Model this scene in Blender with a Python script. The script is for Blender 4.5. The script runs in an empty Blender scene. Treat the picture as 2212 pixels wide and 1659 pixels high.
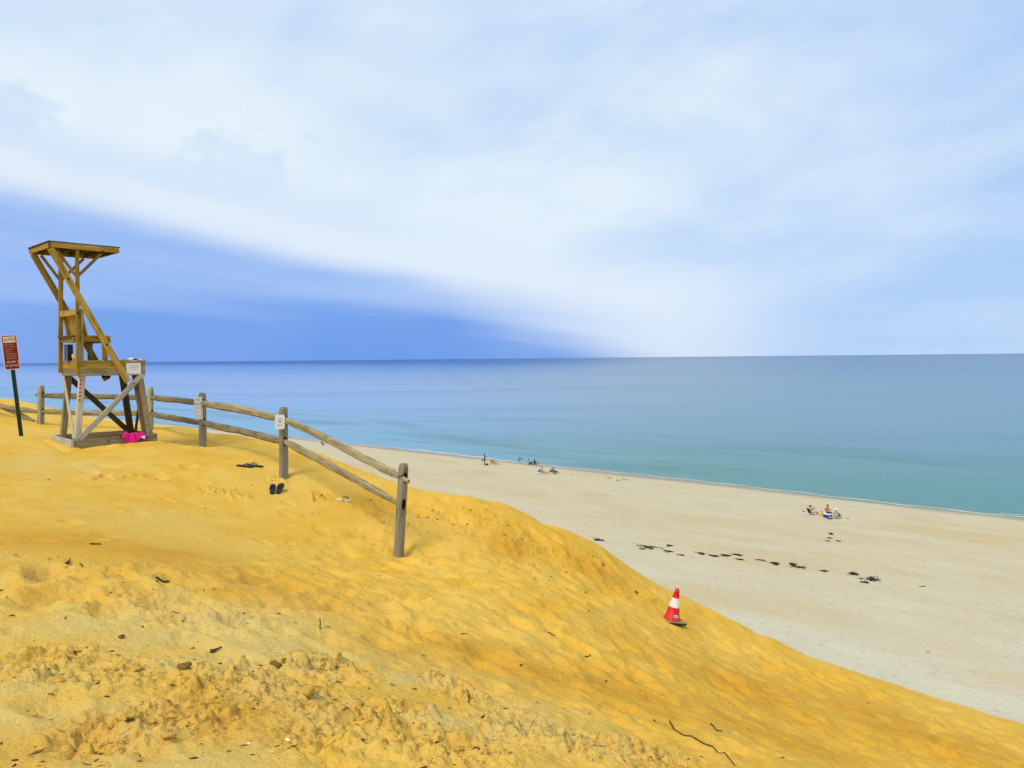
import bpy, bmesh, math, random
import numpy as np
from mathutils import Vector, Matrix

random.seed(7)
rng = np.random.default_rng(11)
scene = bpy.context.scene
COL = scene.collection

# ------------------------------------------------------------------ camera
EYE = Vector((0.0, 0.0, 17.0))              # eye height above the sea
FPX = 1671.0                                # focal length, in units of a 2212 px wide frame
PITCH = math.atan(55.5 / FPX)
ROLL = math.atan(22 / 2212)
_f = Vector((0, math.cos(PITCH), -math.sin(PITCH)))
_u0 = Vector((0, math.sin(PITCH), math.cos(PITCH)))
_r0 = Vector((1, 0, 0))
RIGHT = math.cos(ROLL) * _r0 - math.sin(ROLL) * _u0
UP = math.cos(ROLL) * _u0 + math.sin(ROLL) * _r0
cam = bpy.data.objects.new('camera', bpy.data.cameras.new('camera'))
COL.objects.link(cam)
cam.matrix_world = Matrix(((RIGHT.x, UP.x, -_f.x, EYE.x), (RIGHT.y, UP.y, -_f.y, EYE.y),
                           (RIGHT.z, UP.z, -_f.z, EYE.z), (0, 0, 0, 1)))
cam.data.sensor_width = 36
cam.data.lens = FPX / 2212 * 36
cam.data.clip_start = 0.05
cam.data.clip_end = 200000
scene.camera = cam

# ------------------------------------------------------------------ exposure
scene.view_settings.view_transform = 'Standard'
scene.view_settings.look = 'None'
scene.view_settings.exposure = 0.6
scene.view_settings.gamma = 1.0
scene.view_settings.use_curve_mapping = False

SUN_AZ, SUN_EL = math.radians(-148), math.radians(50)    # azimuth from +Y towards +X


# ------------------------------------------------------------------ node helpers
class NT:
    def __init__(self, tree):
        self.t = tree
        self.n = tree.nodes
        self.l = tree.links

    def put(self, sock, v):
        if v is None:
            return
        if isinstance(v, (int, float)):
            if hasattr(sock.default_value, '__len__'):
                sock.default_value = [v] * len(sock.default_value)
            else:
                sock.default_value = v
        elif isinstance(v, (tuple, list)):
            if len(v) == 3 and len(sock.default_value) == 4:
                v = (*v, 1)
            sock.default_value = v
        else:
            self.l.new(v, sock)

    def math(self, op, a, b=None, c=None, clamp=False):
        nd = self.n.new('ShaderNodeMath')
        nd.operation = op
        nd.use_clamp = clamp
        for i, v in enumerate((a, b, c)):
            self.put(nd.inputs[i], v)
        return nd.outputs[0]

    def vmath(self, op, a, b=None):
        nd = self.n.new('ShaderNodeVectorMath')
        nd.operation = op
        self.put(nd.inputs[0], a)
        self.put(nd.inputs[1], b)
        return nd.outputs[1] if op in ('DOT_PRODUCT', 'LENGTH') else nd.outputs[0]

    def step(self, v, lo, hi, a=0.0, b=1.0):
        nd = self.n.new('ShaderNodeMapRange')
        nd.interpolation_type = 'SMOOTHSTEP'
        for i, q in enumerate((v, lo, hi, a, b)):
            self.put(nd.inputs[i], q)
        return nd.outputs[0]

    def lin(self, v, lo, hi, a=0.0, b=1.0):
        nd = self.n.new('ShaderNodeMapRange')
        for i, q in enumerate((v, lo, hi, a, b)):
            self.put(nd.inputs[i], q)
        return nd.outputs[0]

    def mix(self, f, a, b, mode='MIX'):
        nd = self.n.new('ShaderNodeMix')
        nd.data_type = 'RGBA'
        nd.blend_type = mode
        self.put(nd.inputs[0], f)
        self.put(nd.inputs[6], a)
        self.put(nd.inputs[7], b)
        return nd.outputs[2]

    def noise(self, vec, scale, detail=4, rough=0.55, dist=0.0):
        nd = self.n.new('ShaderNodeTexNoise')
        self.put(nd.inputs['Vector'], vec)
        nd.inputs['Scale'].default_value = scale
        nd.inputs['Detail'].default_value = detail
        nd.inputs['Roughness'].default_value = rough
        nd.inputs['Distortion'].default_value = dist
        return nd.outputs[0]

    def comb(self, x, y, z):
        nd = self.n.new('ShaderNodeCombineXYZ')
        for i, v in enumerate((x, y, z)):
            self.put(nd.inputs[i], v)
        return nd.outputs[0]

    def sep(self, v):
        nd = self.n.new('ShaderNodeSeparateXYZ')
        self.put(nd.inputs[0], v)
        return nd.outputs

    def scale(self, v, s):
        return self.vmath('MULTIPLY', v, s)

    def bump(self, h, strength, dist, normal=None):
        nd = self.n.new('ShaderNodeBump')
        nd.inputs['Strength'].default_value = strength
        nd.inputs['Distance'].default_value = dist
        self.put(nd.inputs['Height'], h)
        if normal is not None:
            self.put(nd.inputs['Normal'], normal)
        return nd.outputs[0]


# ------------------------------------------------------------------ sky
world = bpy.data.worlds.new('World')
scene.world = world
world.use_nodes = True
wn = NT(world.node_tree)
wn.n.clear()
out = wn.n.new('ShaderNodeOutputWorld')
bg = wn.n.new('ShaderNodeBackground')
wn.l.new(bg.outputs[0], out.inputs[0])
sky = wn.n.new('ShaderNodeTexSky')
sky.sky_type = 'NISHITA'
sky.sun_disc = False
sky.sun_elevation = SUN_EL
sky.sun_rotation = SUN_AZ
sky.altitude = 20
tc = wn.n.new('ShaderNodeTexCoord')
dx, dy, dz = wn.sep(tc.outputs['Generated'])
az = wn.math('MULTIPLY', wn.math('ARCTAN2', dx, dy), 57.2958)
el = wn.math('MULTIPLY', wn.math('ARCSINE', dz), 57.2958)
# two cloud domains: the layer overhead seen in perspective, and a side-on one for the shelf cloud and puffs
inv = wn.math('DIVIDE', 1.0, wn.math('ADD', wn.math('MAXIMUM', dz, 0.0), 0.16))
lay = wn.comb(wn.math('MULTIPLY', dx, inv), wn.math('MULTIPLY', dy, inv), 0.0)
side = wn.comb(wn.math('MULTIPLY', az, 0.05), wn.math('MULTIPLY', el, 0.11), 0.0)
# wispy layer
shear = wn.comb(wn.math('ADD', wn.math('MULTIPLY', az, 0.034), wn.math('MULTIPLY', el, 0.010)),
                wn.math('SUBTRACT', wn.math('MULTIPLY', el, 0.080), wn.math('MULTIPLY', az, 0.014)), 6.1)
n1 = wn.noise(shear, 1.25, 7, 0.56, 0.3)
n2 = wn.noise(lay, 1.1, 4, 0.55, 0.15)
n3 = wn.noise(side, 1.0, 3, 0.5, 0.4)
bias = wn.step(az, -8.0, 30.0, 0.44, -0.10)
edge = wn.math('SUBTRACT', 5.75, wn.math('MULTIPLY', az, 0.174))
edge = wn.math('MAXIMUM', wn.math('MINIMUM', edge, 16.0), -3.0)
eb = wn.noise(side, 1.6, 3, 0.5)
t1 = wn.math('SUBTRACT', wn.math('ADD', edge, wn.math('MULTIPLY', wn.math('SUBTRACT', eb, 0.5), 1.5)), el)
wisp = wn.math('ADD', wn.math('ADD', wn.math('MULTIPLY', wn.math('SUBTRACT', n1, 0.5), 2.2),
                              wn.math('MULTIPLY', wn.math('SUBTRACT', n2, 0.5), 0.9)),
               wn.math('ADD', bias, 0.44), clamp=True)
c = wn.mix(wisp, (0.42, 0.62, 0.955), (0.78, 0.895, 0.99))
# the right-hand sky near the horizon is a flat pale blue
c = wn.mix(wn.math('MULTIPLY', wn.step(el, 9.0, 0.5), 0.65), c, (0.46, 0.66, 0.965))
# cumulus puffs at the left, above the shelf
pw = wn.noise(wn.comb(wn.math('MULTIPLY', az, 0.115), wn.math('MULTIPLY', el, 0.19), 8.3), 1.0, 7, 0.55, 0.1)
pm = wn.math('MULTIPLY', wn.step(az, -3.0, -22.0), wn.math('MULTIPLY', wn.step(el, 8.5, 11.5), wn.step(el, 23.0, 16.0)))
puff = wn.math('MULTIPLY', wn.math('MULTIPLY', wn.step(pw, 0.41, 0.50), wn.lin(pw, 0.46, 0.72, 1.0, 0.45)), pm)
gap = wn.math('MULTIPLY', wn.step(pw, 0.47, 0.36), pm)
c = wn.mix(wn.math('MULTIPLY', pm, 0.35), c, (0.66, 0.82, 0.98))
c = wn.mix(wn.math('MULTIPLY', gap, 0.06), c, (0.58, 0.76, 0.97))
c = wn.mix(wn.math('MULTIPLY', puff, 0.88), c, (0.86, 0.945, 1.0))
# bright rim of the shelf cloud, then its dark underside
fade = wn.step(az, 17.0, -14.0)
streak = wn.noise(wn.comb(wn.math('MULTIPLY', az, 0.028), wn.math('ADD', wn.math('MULTIPLY', el, 0.42), wn.math('MULTIPLY', az, 0.045)), 2.2), 1.0, 5, 0.55, 0.2)
roll = wn.math('MULTIPLY', wn.math('MULTIPLY', wn.step(t1, -4.6, -2.6), wn.step(t1, -1.0, -2.2)), wn.step(az, 2.0, -24.0))
rim = wn.math('MULTIPLY', wn.step(t1, -5.5, -0.2), wn.math('MULTIPLY', wn.step(az, 24.0, 10.0), 0.85))
c = wn.mix(rim, c, (0.77, 0.865, 0.99))
c = wn.mix(wn.math('MULTIPLY', roll, 0.50), c, (0.60, 0.76, 0.97))
d1 = wn.math('MULTIPLY', wn.step(wn.math('ADD', t1, wn.math('MULTIPLY', wn.math('SUBTRACT', streak, 0.5), 0.7)), -0.1, 2.3), fade)
c = wn.mix(wn.math('MULTIPLY', d1, wn.lin(streak, 0.3, 0.7, 0.74, 1.0), clamp=True), c, (0.275, 0.47, 0.92))
e2 = wn.math('MINIMUM', 4.5, wn.math('MULTIPLY', wn.math('SUBTRACT', 12.0, az), 0.27))
t2 = wn.math('SUBTRACT', wn.math('ADD', e2, wn.math('MULTIPLY', wn.math('SUBTRACT', streak, 0.5), 3.4)), el)
d2 = wn.math('MULTIPLY', wn.step(t2, -0.8, 2.4), wn.step(az, 15.0, 5.0))
d2 = wn.math('MULTIPLY', d2, wn.math('MULTIPLY', wn.lin(n1, 0.3, 0.7, 0.75, 1.05), wn.lin(az, -34.0, -6.0, 0.72, 1.0)), clamp=True)
c = wn.mix(wn.math('MULTIPLY', d2, 0.92), c, (0.108, 0.30, 0.83))
low = wn.math('MULTIPLY', wn.math('MULTIPLY', wn.step(el, 2.6, 0.2), d2), wn.step(az, -12.0, -34.0))
c = wn.mix(wn.math('MULTIPLY', low, 0.5), c, (0.22, 0.37, 0.85))
nis = wn.mix(1.0, sky.outputs[0], (0.085, 0.085, 0.085), 'MULTIPLY')
c = wn.mix(0.06, c, nis)
wn.l.new(c, bg.inputs[0])
bg.inputs[1].default_value = 0.665

# ------------------------------------------------------------------ sun (behind thin overcast)
sd = bpy.data.lights.new('sun', 'SUN')
sd.energy = 1.5
sd.angle = math.radians(20)
sd.color = (1.0, 0.94, 0.84)
so = bpy.data.objects.new('sun', sd)
COL.objects.link(so)
sdir = Vector((math.sin(SUN_AZ) * math.cos(SUN_EL), math.cos(SUN_AZ) * math.cos(SUN_EL), math.sin(SUN_EL)))
so.rotation_euler = sdir.to_track_quat('Z', 'Y').to_euler()
so.location = sdir * 60


# ------------------------------------------------------------------ geometry helpers
def ray(px, py):
    return _f + RIGHT * ((px - 1106) / FPX) - UP * ((py - 829.5) / FPX)


def at(px, py, d):
    """world point at forward distance d"""
    return EYE + ray(px, py) * d


def project(x, y, z):
    dxv = x - EYE.x; dyv = y - EYE.y; dzv = z - EYE.z
    w = dxv * _f.x + dyv * _f.y + dzv * _f.z
    w = np.maximum(w, 1e-3)
    u = (dxv * RIGHT.x + dyv * RIGHT.y + dzv * RIGHT.z) / w
    v = (dxv * UP.x + dyv * UP.y + dzv * UP.z) / w
    return 1106 + u * FPX, 829.5 - v * FPX


def tag(o, label=None, cat=None, group=None, kind=None):
    if label: o['label'] = label
    if cat: o['category'] = cat
    if group: o['group'] = group
    if kind: o['kind'] = kind
    return o


def empty(name, loc=(0, 0, 0), rz=0.0, mat=None):
    o = bpy.data.objects.new(name, None)
    o.empty_display_size = 0.2
    COL.objects.link(o)
    if mat is not None:
        o.matrix_world = mat
    else:
        o.location = loc
        o.rotation_euler = (0, 0, rz)
    return o


class MB:
    def __init__(self):
        self.v = []; self.f = []; self.m = []

    def add(self, verts, faces, mi=0):
        b = len(self.v)
        self.v += [tuple(p) for p in verts]
        self.f += [tuple(b + i for i in fc) for fc in faces]
        self.m += [mi] * len(faces)
        return self

    def box(self, c, s, rot=None, mi=0):
        c = Vector(c)
        pts = []
        for sx in (-.5, .5):
            for sy in (-.5, .5):
                for sz in (-.5, .5):
                    p = Vector((sx * s[0], sy * s[1], sz * s[2]))
                    if rot is not None: p = rot @ p
                    pts.append(c + p)
        return self.add(pts, [(0, 1, 3, 2), (4, 6, 7, 5), (0, 4, 5, 1), (2, 3, 7, 6), (0, 2, 6, 4), (1, 5, 7, 3)], mi)

    def tube(self, pts, rad, n=8, mi=0, jit=0.0, sq=None, caps=True):
        """swept tube along pts; rad a number or list; sq=(sy,sz) flattens the section"""
        pts = [Vector(p) for p in pts]
        if isinstance(rad, (int, float)): rad = [rad] * len(pts)
        vs = []
        ref = None
        for i, p in enumerate(pts):
            t = (pts[min(i + 1, len(pts) - 1)] - pts[max(i - 1, 0)]).normalized()
            if ref is None:
                ref = Vector((0, 0, 1)) if abs(t.z) < 0.9 else Vector((0, 1, 0))
            sx = t.cross(ref)
            if sx.length < 1e-5: sx = t.orthogonal()
            sx.normalize()
            sy = sx.cross(t).normalized()
            ref = sy
            for k in range(n):
                a = 2 * math.pi * (k + .5) / n
                r = rad[i] * (1 + random.uniform(-jit, jit))
                fx, fy = (1, 1) if sq is None else sq
                vs.append(p + sx * (math.cos(a) * r * fx) + sy * (math.sin(a) * r * fy))
        fs = []
        for i in range(len(pts) - 1):
            for k in range(n):
                k2 = (k + 1) % n
                fs.append((i * n + k, i * n + k2, (i + 1) * n + k2, (i + 1) * n + k))
        if caps:
            fs.append(tuple(range(n - 1, -1, -1)))
            fs.append(tuple((len(pts) - 1) * n + k for k in range(n)))
        return self.add(vs, fs, mi)

    def lathe(self, prof, n=24, mi=0, close=True):
        vs = [(r * math.cos(2 * math.pi * k / n), r * math.sin(2 * math.pi * k / n), z) for r, z in prof for k in range(n)]
        fs = []
        for i in range(len(prof) - 1):
            for k in range(n):
                k2 = (k + 1) % n
                fs.append((i * n + k, i * n + k2, (i + 1) * n + k2, (i + 1) * n + k))
        if close:
            fs.append(tuple(range(n - 1, -1, -1)))
            fs.append(tuple((len(prof) - 1) * n + k for k in range(n)))
        return self.add(vs, fs, mi)

    def prism(self, outline, z0, z1, mi=0):
        n = len(outline)
        vs = [(x, y, z0) for x, y in outline] + [(x, y, z1) for x, y in outline]
        fs = [tuple(range(n - 1, -1, -1)), tuple(range(n, 2 * n))]
        fs += [(k, (k + 1) % n, n + (k + 1) % n, n + k) for k in range(n)]
        return self.add(vs, fs, mi)

    def build(self, name, mats, parent=None, matrix=None, smooth=False):
        me = bpy.data.meshes.new(name)
        me.from_pydata(self.v, [], self.f)
        if not isinstance(mats, (list, tuple)): mats = [mats]
        for m in mats: me.materials.append(m)
        me.polygons.foreach_set('material_index', self.m)
        if smooth: me.polygons.foreach_set('use_smooth', [True] * len(me.polygons))
        me.update()
        o = bpy.data.objects.new(name, me)
        COL.objects.link(o)
        if parent is not None: o.parent = parent
        if matrix is not None:
            o.matrix_local = matrix
        return o


def frame(p0, p1, up=(0, 0, 1)):
    p0 = Vector(p0); p1 = Vector(p1)
    x = (p1 - p0).normalized()
    z = Vector(up)
    z = (z - x * z.dot(x))
    if z.length < 1e-4: z = x.orthogonal()
    z.normalize()
    y = z.cross(x)
    return Matrix(((x.x, y.x, z.x, p0.x), (x.y, y.y, z.y, p0.y), (x.z, y.z, z.z, p0.z), (0, 0, 0, 1))), (p1 - p0).length


def beam(name, p0, p1, th, ht, mat, parent, up=(0, 0, 1), ch=0.006, wear=0.0015):
    """a sawn timber: th across (local y), ht along up (local z), chamfered, a little uneven"""
    M, L = frame(p0, p1, up)
    n = max(2, int(L / 0.25) + 1)
    vs = []
    for i in range(n + 1):
        x = L * i / n
        dyy = random.uniform(-wear, wear); dzz = random.uniform(-wear, wear)
        for sy, sz in ((-1, -1), (1, -1), (1, 1), (-1, 1)):
            a, b = sy * th / 2 + dyy, sz * ht / 2 + dzz
            q = [(a, b - sz * ch), (a - sy * ch, b)]
            if sy * sz > 0: q.reverse()
            if sy < 0 and sz < 0: q = [(a, b + ch), (a + ch, b)]
            elif sy > 0 and sz < 0: q = [(a - ch, b), (a, b + ch)]
            elif sy > 0 and sz > 0: q = [(a, b - ch), (a - ch, b)]
            else: q = [(a + ch, b), (a, b - ch)]
            for yy, zz in q: vs.append((x + (random.uniform(-.003, .003) if i in (0, n) else 0), yy, zz))
    fs = []
    for i in range(n):
        for k in range(8):
            k2 = (k + 1) % 8
            fs.append((i * 8 + k, (i + 1) * 8 + k, (i + 1) * 8 + k2, i * 8 + k2))
    fs.append(tuple(range(8)))
    fs.append(tuple(n * 8 + k for k in range(7, -1, -1)))
    return MB().add(vs, fs).build(name, mat, parent, M)


def text_part(name, body, size, mat, parent, M, align='CENTER', extrude=0.0008, sx=1.0):
    cu = bpy.data.curves.new(name, 'FONT')
    cu.body = body; cu.size = size; cu.align_x = align; cu.align_y = 'CENTER'; cu.extrude = extrude
    cu.resolution_u = 3
    ob = bpy.data.objects.new(name, cu)
    COL.objects.link(ob)
    dg = bpy.context.evaluated_depsgraph_get()
    me = bpy.data.meshes.new_from_object(ob.evaluated_get(dg))
    bpy.data.objects.remove(ob)
    bpy.data.curves.remove(cu)
    me.materials.clear()
    me.materials.append(mat)
    if sx != 1.0: me.transform(Matrix.Diagonal((sx, 1, 1, 1)))
    o = bpy.data.objects.new(name, me)
    COL.objects.link(o)
    o.parent = parent
    o.matrix_local = M
    return o


def rounded(w, h, r, n=4):
    pts = []
    for cx, cy, a0 in ((w/2-r, h/2-r, 0), (-w/2+r, h/2-r, 90), (-w/2+r, -h/2+r, 180), (w/2-r, -h/2+r, 270)):
        for k in range(n + 1):
            a = math.radians(a0 + 90 * k / n)
            pts.append((cx + r * math.cos(a), cy + r * math.sin(a)))
    return pts


# ------------------------------------------------------------------ materials
def new_mat(name):
    m = bpy.data.materials.new(name)
    m.use_nodes = True
    nt = NT(m.node_tree)
    p = m.node_tree.nodes['Principled BSDF']
    return m, nt, p


def plain(name, col, rough=0.6, var=0.12, scale=9.0, bump=0.0, metal=0.0, spec=0.4):
    """plain material with a little mottling so no face is one flat colour"""
    m, nt, p = new_mat(name)
    tcn = nt.n.new('ShaderNodeTexCoord')
    nz = nt.noise(tcn.outputs['Object'], scale, 4, 0.6)
    f = nt.lin(nz, 0.3, 0.7)
    a = tuple(max(0, q * (1 - var)) for q in col); b = tuple(min(1, q * (1 + var)) for q in col)
    nt.put(p.inputs['Base Color'], nt.mix(f, a, b))
    nt.put(p.inputs['Roughness'], nt.lin(nz, 0.3, 0.7, rough - .06, min(1, rough + .06)))
    p.inputs['Metallic'].default_value = metal
    p.inputs['Specular IOR Level'].default_value = spec
    if bump: nt.put(p.inputs['Normal'], nt.bump(nz, bump, 0.01))
    return m


def wood(name, light, dark, stain, stain_amt=0.5, grain=16.0, rough=0.85):
    """weathered timber, grain along the piece's own X axis"""
    m, nt, p = new_mat(name)
    tcn = nt.n.new('ShaderNodeTexCoord')
    oi = nt.n.new('ShaderNodeObjectInfo')
    off = nt.comb(nt.math('MULTIPLY', oi.outputs['Random'], 37.0), nt.math('MULTIPLY', oi.outputs['Random'], 11.0), 0.0)
    v = nt.vmath('ADD', tcn.outputs['Object'], off)
    g = nt.noise(nt.scale(v, (1.6, grain * 2.2, grain * 2.2)), 1.0, 5, 0.65, 0.6)
    g2 = nt.noise(nt.scale(v, (3.0, 90.0, 90.0)), 1.0, 3, 0.6)
    blot = nt.noise(nt.scale(v, (2.6, 9.0, 9.0)), 1.0, 4, 0.6)
    knot = nt.noise(nt.scale(v, (9.0, 13.0, 13.0)), 1.0, 2, 0.4)
    c1 = nt.mix(nt.lin(g, 0.32, 0.68), dark, light)
    c1 = nt.mix(nt.math('MULTIPLY', nt.step(blot, 0.50, 0.72), stain_amt), c1, stain)
    c1 = nt.mix(nt.math('MULTIPLY', nt.step(g2, 0.60, 0.72), 0.65), c1, tuple(q * 0.35 for q in dark))
    c1 = nt.mix(nt.math('MULTIPLY', nt.step(knot, 0.70, 0.76), 0.75), c1, tuple(q * 0.25 for q in dark))
    tone = nt.lin(oi.outputs['Random'], 0, 1, 0.66, 1.18)
    c1 = nt.mix(1.0, c1, nt.comb(tone, tone, tone), 'MULTIPLY')
    nt.put(p.inputs['Base Color'], c1)
    p.inputs['Roughness'].default_value = rough
    p.inputs['Specular IOR Level'].default_value = 0.25
    h = nt.math('ADD', nt.math('MULTIPLY', g, 0.6), nt.math('MULTIPLY', g2, 0.6))
    nt.put(p.inputs['Normal'], nt.bump(h, 0.55, 0.006))
    return m


M_NEW = wood('lumber_yellow', (0.56, 0.385, 0.066), (0.27, 0.16, 0.024), (0.13, 0.07, 0.014), 0.7)
M_OLD = wood('lumber_weathered', (0.42, 0.355, 0.20), (0.19, 0.145, 0.065), (0.15, 0.095, 0.03), 0.7)
M_BLEACH = wood('lumber_bleached', (0.64, 0.60, 0.48), (0.40, 0.355, 0.25), (0.27, 0.215, 0.105), 0.5)
M_DARKW = wood('lumber_shade_dark', (0.125, 0.078, 0.026), (0.055, 0.034, 0.013), (0.04, 0.024, 0.01), 0.5)  # dark timber, with the roof's underside shade painted into its colour
M_FENCE = wood('fence_cedar', (0.40, 0.34, 0.185), (0.165, 0.125, 0.055), (0.12, 0.08, 0.025), 0.65, 12.0)
M_POST = wood('post_cedar', (0.49, 0.445, 0.31), (0.25, 0.215, 0.13), (0.15, 0.115, 0.045), 0.6, 11.0)
M_BLACK = plain('black_rubber', (0.012, 0.011, 0.012), 0.55, 0.4, 30, 0.2)
M_BLACKG = plain('black_plastic_gloss', (0.010, 0.010, 0.012), 0.35, 0.3, 20)
M_WHITE = plain('white_enamel', (0.80, 0.81, 0.80), 0.45, 0.05, 6)
M_CREAM = plain('cream_paint', (0.80, 0.70, 0.47), 0.5, 0.06, 8)
M_MAROON = plain('maroon_paint', (0.185, 0.010, 0.012), 0.42, 0.18, 5)
M_PINKTXT = plain('salmon_paint', (0.83, 0.36, 0.24), 0.5, 0.05, 5)
M_EDGE = plain('pale_pink_border', (0.82, 0.64, 0.62), 0.5, 0.05, 5)
M_INK = plain('dark_ink', (0.035, 0.030, 0.022), 0.6, 0.2, 9)
M_GREYINK = plain('faded_ink', (0.42, 0.44, 0.46), 0.6, 0.1, 9)
M_GREENPOST = plain('green_steel', (0.030, 0.055, 0.030), 0.5, 0.5, 14, 0.3, 0.2)
M_STEEL = plain('dull_steel', (0.30, 0.30, 0.29), 0.4, 0.15, 20, 0, 0.9)
M_BOLT = plain('rusty_bolt', (0.03, 0.018, 0.012), 0.6, 0.3, 40, 0.2, 0.3)
M_REDCONE = plain('cone_red', (0.60, 0.016, 0.010), 0.5, 0.28, 22, .15)
M_REFLECT = plain('cone_white_band', (0.76, 0.74, 0.67), 0.4, 0.16, 26)
M_CONEBASE = plain('sandy_rubber', (0.36, 0.235, 0.07), 0.85, 0.35, 14, 0.4)
M_PINK = plain('magenta_towelling', (0.68, 0.010, 0.175), 0.95, 0.18, 60, 0.6)
M_YPAINT = plain('yellow_paint', (0.66, 0.44, 0.02), 0.6, 0.15, 20)
M_REDPRINT = plain('brick_red_print', (0.34, 0.10, 0.07), 0.6, 0.15, 15)
M_PALEPRINT = plain('pale_sticker', (0.62, 0.50, 0.42), 0.6, 0.1, 15)
M_ROPE = plain('white_cord', (0.72, 0.70, 0.62), 0.8, 0.1, 40)
M_TWIG = wood('dead_twig', (0.14, 0.085, 0.035), (0.06, 0.036, 0.015), (0.03, 0.02, 0.01), 0.5, 20)
M_WEED = plain('dry_seaweed', (0.016, 0.012, 0.009), 0.8, 0.5, 12, 0.3)
M_SHELL = plain('white_shell', (0.80, 0.75, 0.60), 0.5, 0.1, 25, 0.2)
M_STRAW = plain('straw_sole', (0.78, 0.62, 0.33), 0.8, 0.1, 60, 0.3)
M_DARKSTRAP = plain('dark_brown_strap', (0.05, 0.022, 0.010), 0.5, 0.2, 30)


def sand_mat():
    m, nt, p = new_mat('dune_sand')
    tcn = nt.n.new('ShaderNodeTexCoord')
    at_ = nt.n.new('ShaderNodeAttribute')
    at_.attribute_name = 'soil'
    r_, g_, b_ = nt.sep(at_.outputs['Vector'])
    P = tcn.outputs['Object']
    big = nt.noise(P, 0.45, 4, 0.55, 0.3)
    mid = nt.noise(P, 2.3, 5, 0.6)
    fine = nt.noise(P, 26.0, 4, 0.65)
    grit = nt.noise(P, 150.0, 2, 0.6)
    c = nt.mix(nt.lin(mid, 0.3, 0.7), (0.76, 0.405, 0.036), (0.86, 0.515, 0.075))
    c = nt.mix(nt.step(big, 0.42, 0.66, 0.0, 0.55), c, (0.84, 0.545, 0.11))
    om = nt.math('MULTIPLY', g_, nt.lin(mid, 0.32, 0.62, 0.25, 1.0), clamp=True)
    c = nt.mix(nt.math('MULTIPLY', om, 0.9), c, (0.64, 0.295, 0.018))
    dm = nt.math('MULTIPLY', r_, nt.step(nt.math('ADD', nt.math('MULTIPLY', mid, 0.6), nt.math('MULTIPLY', big, 0.5)), 0.42, 0.66, 0.15, 1.0), clamp=True)
    c = nt.mix(nt.math('MULTIPLY', dm, 0.85), c, (0.70, 0.50, 0.16))
    c = nt.mix(nt.math('MULTIPLY', nt.step(nt.math('ADD', fine, nt.math('MULTIPLY', b_, 0.08)), 0.58, 0.72), nt.lin(b_, 0, 1, 0.12, 0.85)), c, (0.22, 0.12, 0.025))
    c = nt.mix(nt.math('MULTIPLY', nt.step(grit, 0.62, 0.74), 0.4), c, (0.34, 0.19, 0.045))
    c = nt.mix(nt.math('MULTIPLY', nt.step(grit, 0.40, 0.30), 0.30), c, (0.86, 0.62, 0.22))
    nt.put(p.inputs['Base Color'], c)
    p.inputs['Roughness'].default_value = 0.95
    p.inputs['Specular IOR Level'].default_value = 0.12
    h = nt.math('ADD', nt.math('MULTIPLY', fine, 0.9), nt.math('ADD', nt.math('MULTIPLY', grit, 0.25), nt.math('MULTIPLY', mid, 0.4)))
    nt.put(p.inputs['Normal'], nt.bump(h, 0.8, 0.035))
    return m


SHN = (0.667, 0.745)     # seaward direction
SHORE = 95.0             # waterline, metres seaward of the eye


def beach_mat():
    m, nt, p = new_mat('beach_sand')
    tcn = nt.n.new('ShaderNodeTexCoord')
    P = tcn.outputs['Object']
    s = nt.vmath('DOT_PRODUCT', P, (SHN[0], SHN[1], 0))
    t = nt.vmath('DOT_PRODUCT', P, (SHN[1], -SHN[0], 0))
    st = nt.comb(nt.math('MULTIPLY', t, 0.35), s, 0.0)
    big = nt.noise(st, 0.085, 4, 0.55, 0.5)
    mid = nt.noise(st, 0.45, 5, 0.6)
    foot = nt.noise(P, 2.6, 4, 0.6)
    fine = nt.noise(P, 11.0, 3, 0.6)
    zone = nt.step(s, 38.0, 62.0)
    dry = nt.mix(nt.lin(mid, 0.3, 0.7), (0.575, 0.51, 0.355), (0.635, 0.565, 0.405))
    tan = nt.mix(nt.lin(mid, 0.3, 0.7), (0.565, 0.465, 0.28), (0.625, 0.525, 0.335))
    c = nt.mix(zone, dry, tan)
    c = nt.mix(nt.math('MULTIPLY', nt.step(big, 0.50, 0.66), 0.6), c, (0.565, 0.415, 0.195))
    c = nt.mix(nt.math('MULTIPLY', nt.step(foot, 0.52, 0.72), 0.40), c, (0.38, 0.305, 0.18))
    c = nt.mix(nt.math('MULTIPLY', nt.step(fine, 0.64, 0.76), 0.25), c, (0.33, 0.26, 0.14))
    sw = nt.math('ADD', s, nt.math('MULTIPLY', nt.math('SUBTRACT', nt.noise(st, 0.16, 3, 0.5), 0.5), 3.0))
    wet = nt.step(sw, SHORE - 3.6, SHORE - 1.0)
    c = nt.mix(nt.math('MULTIPLY', wet, 0.92), c, (0.30, 0.255, 0.17))
    nt.put(p.inputs['Base Color'], c)
    nt.put(p.inputs['Roughness'], nt.lin(wet, 0, 1, 0.95, 0.45))
    p.inputs['Specular IOR Level'].default_value = 0.2
    h = nt.math('ADD', nt.math('MULTIPLY', foot, 1.0), nt.math('MULTIPLY', fine, 0.35))
    nt.put(p.inputs['Normal'], nt.bump(h, 0.6, 0.16))
    return m


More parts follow.
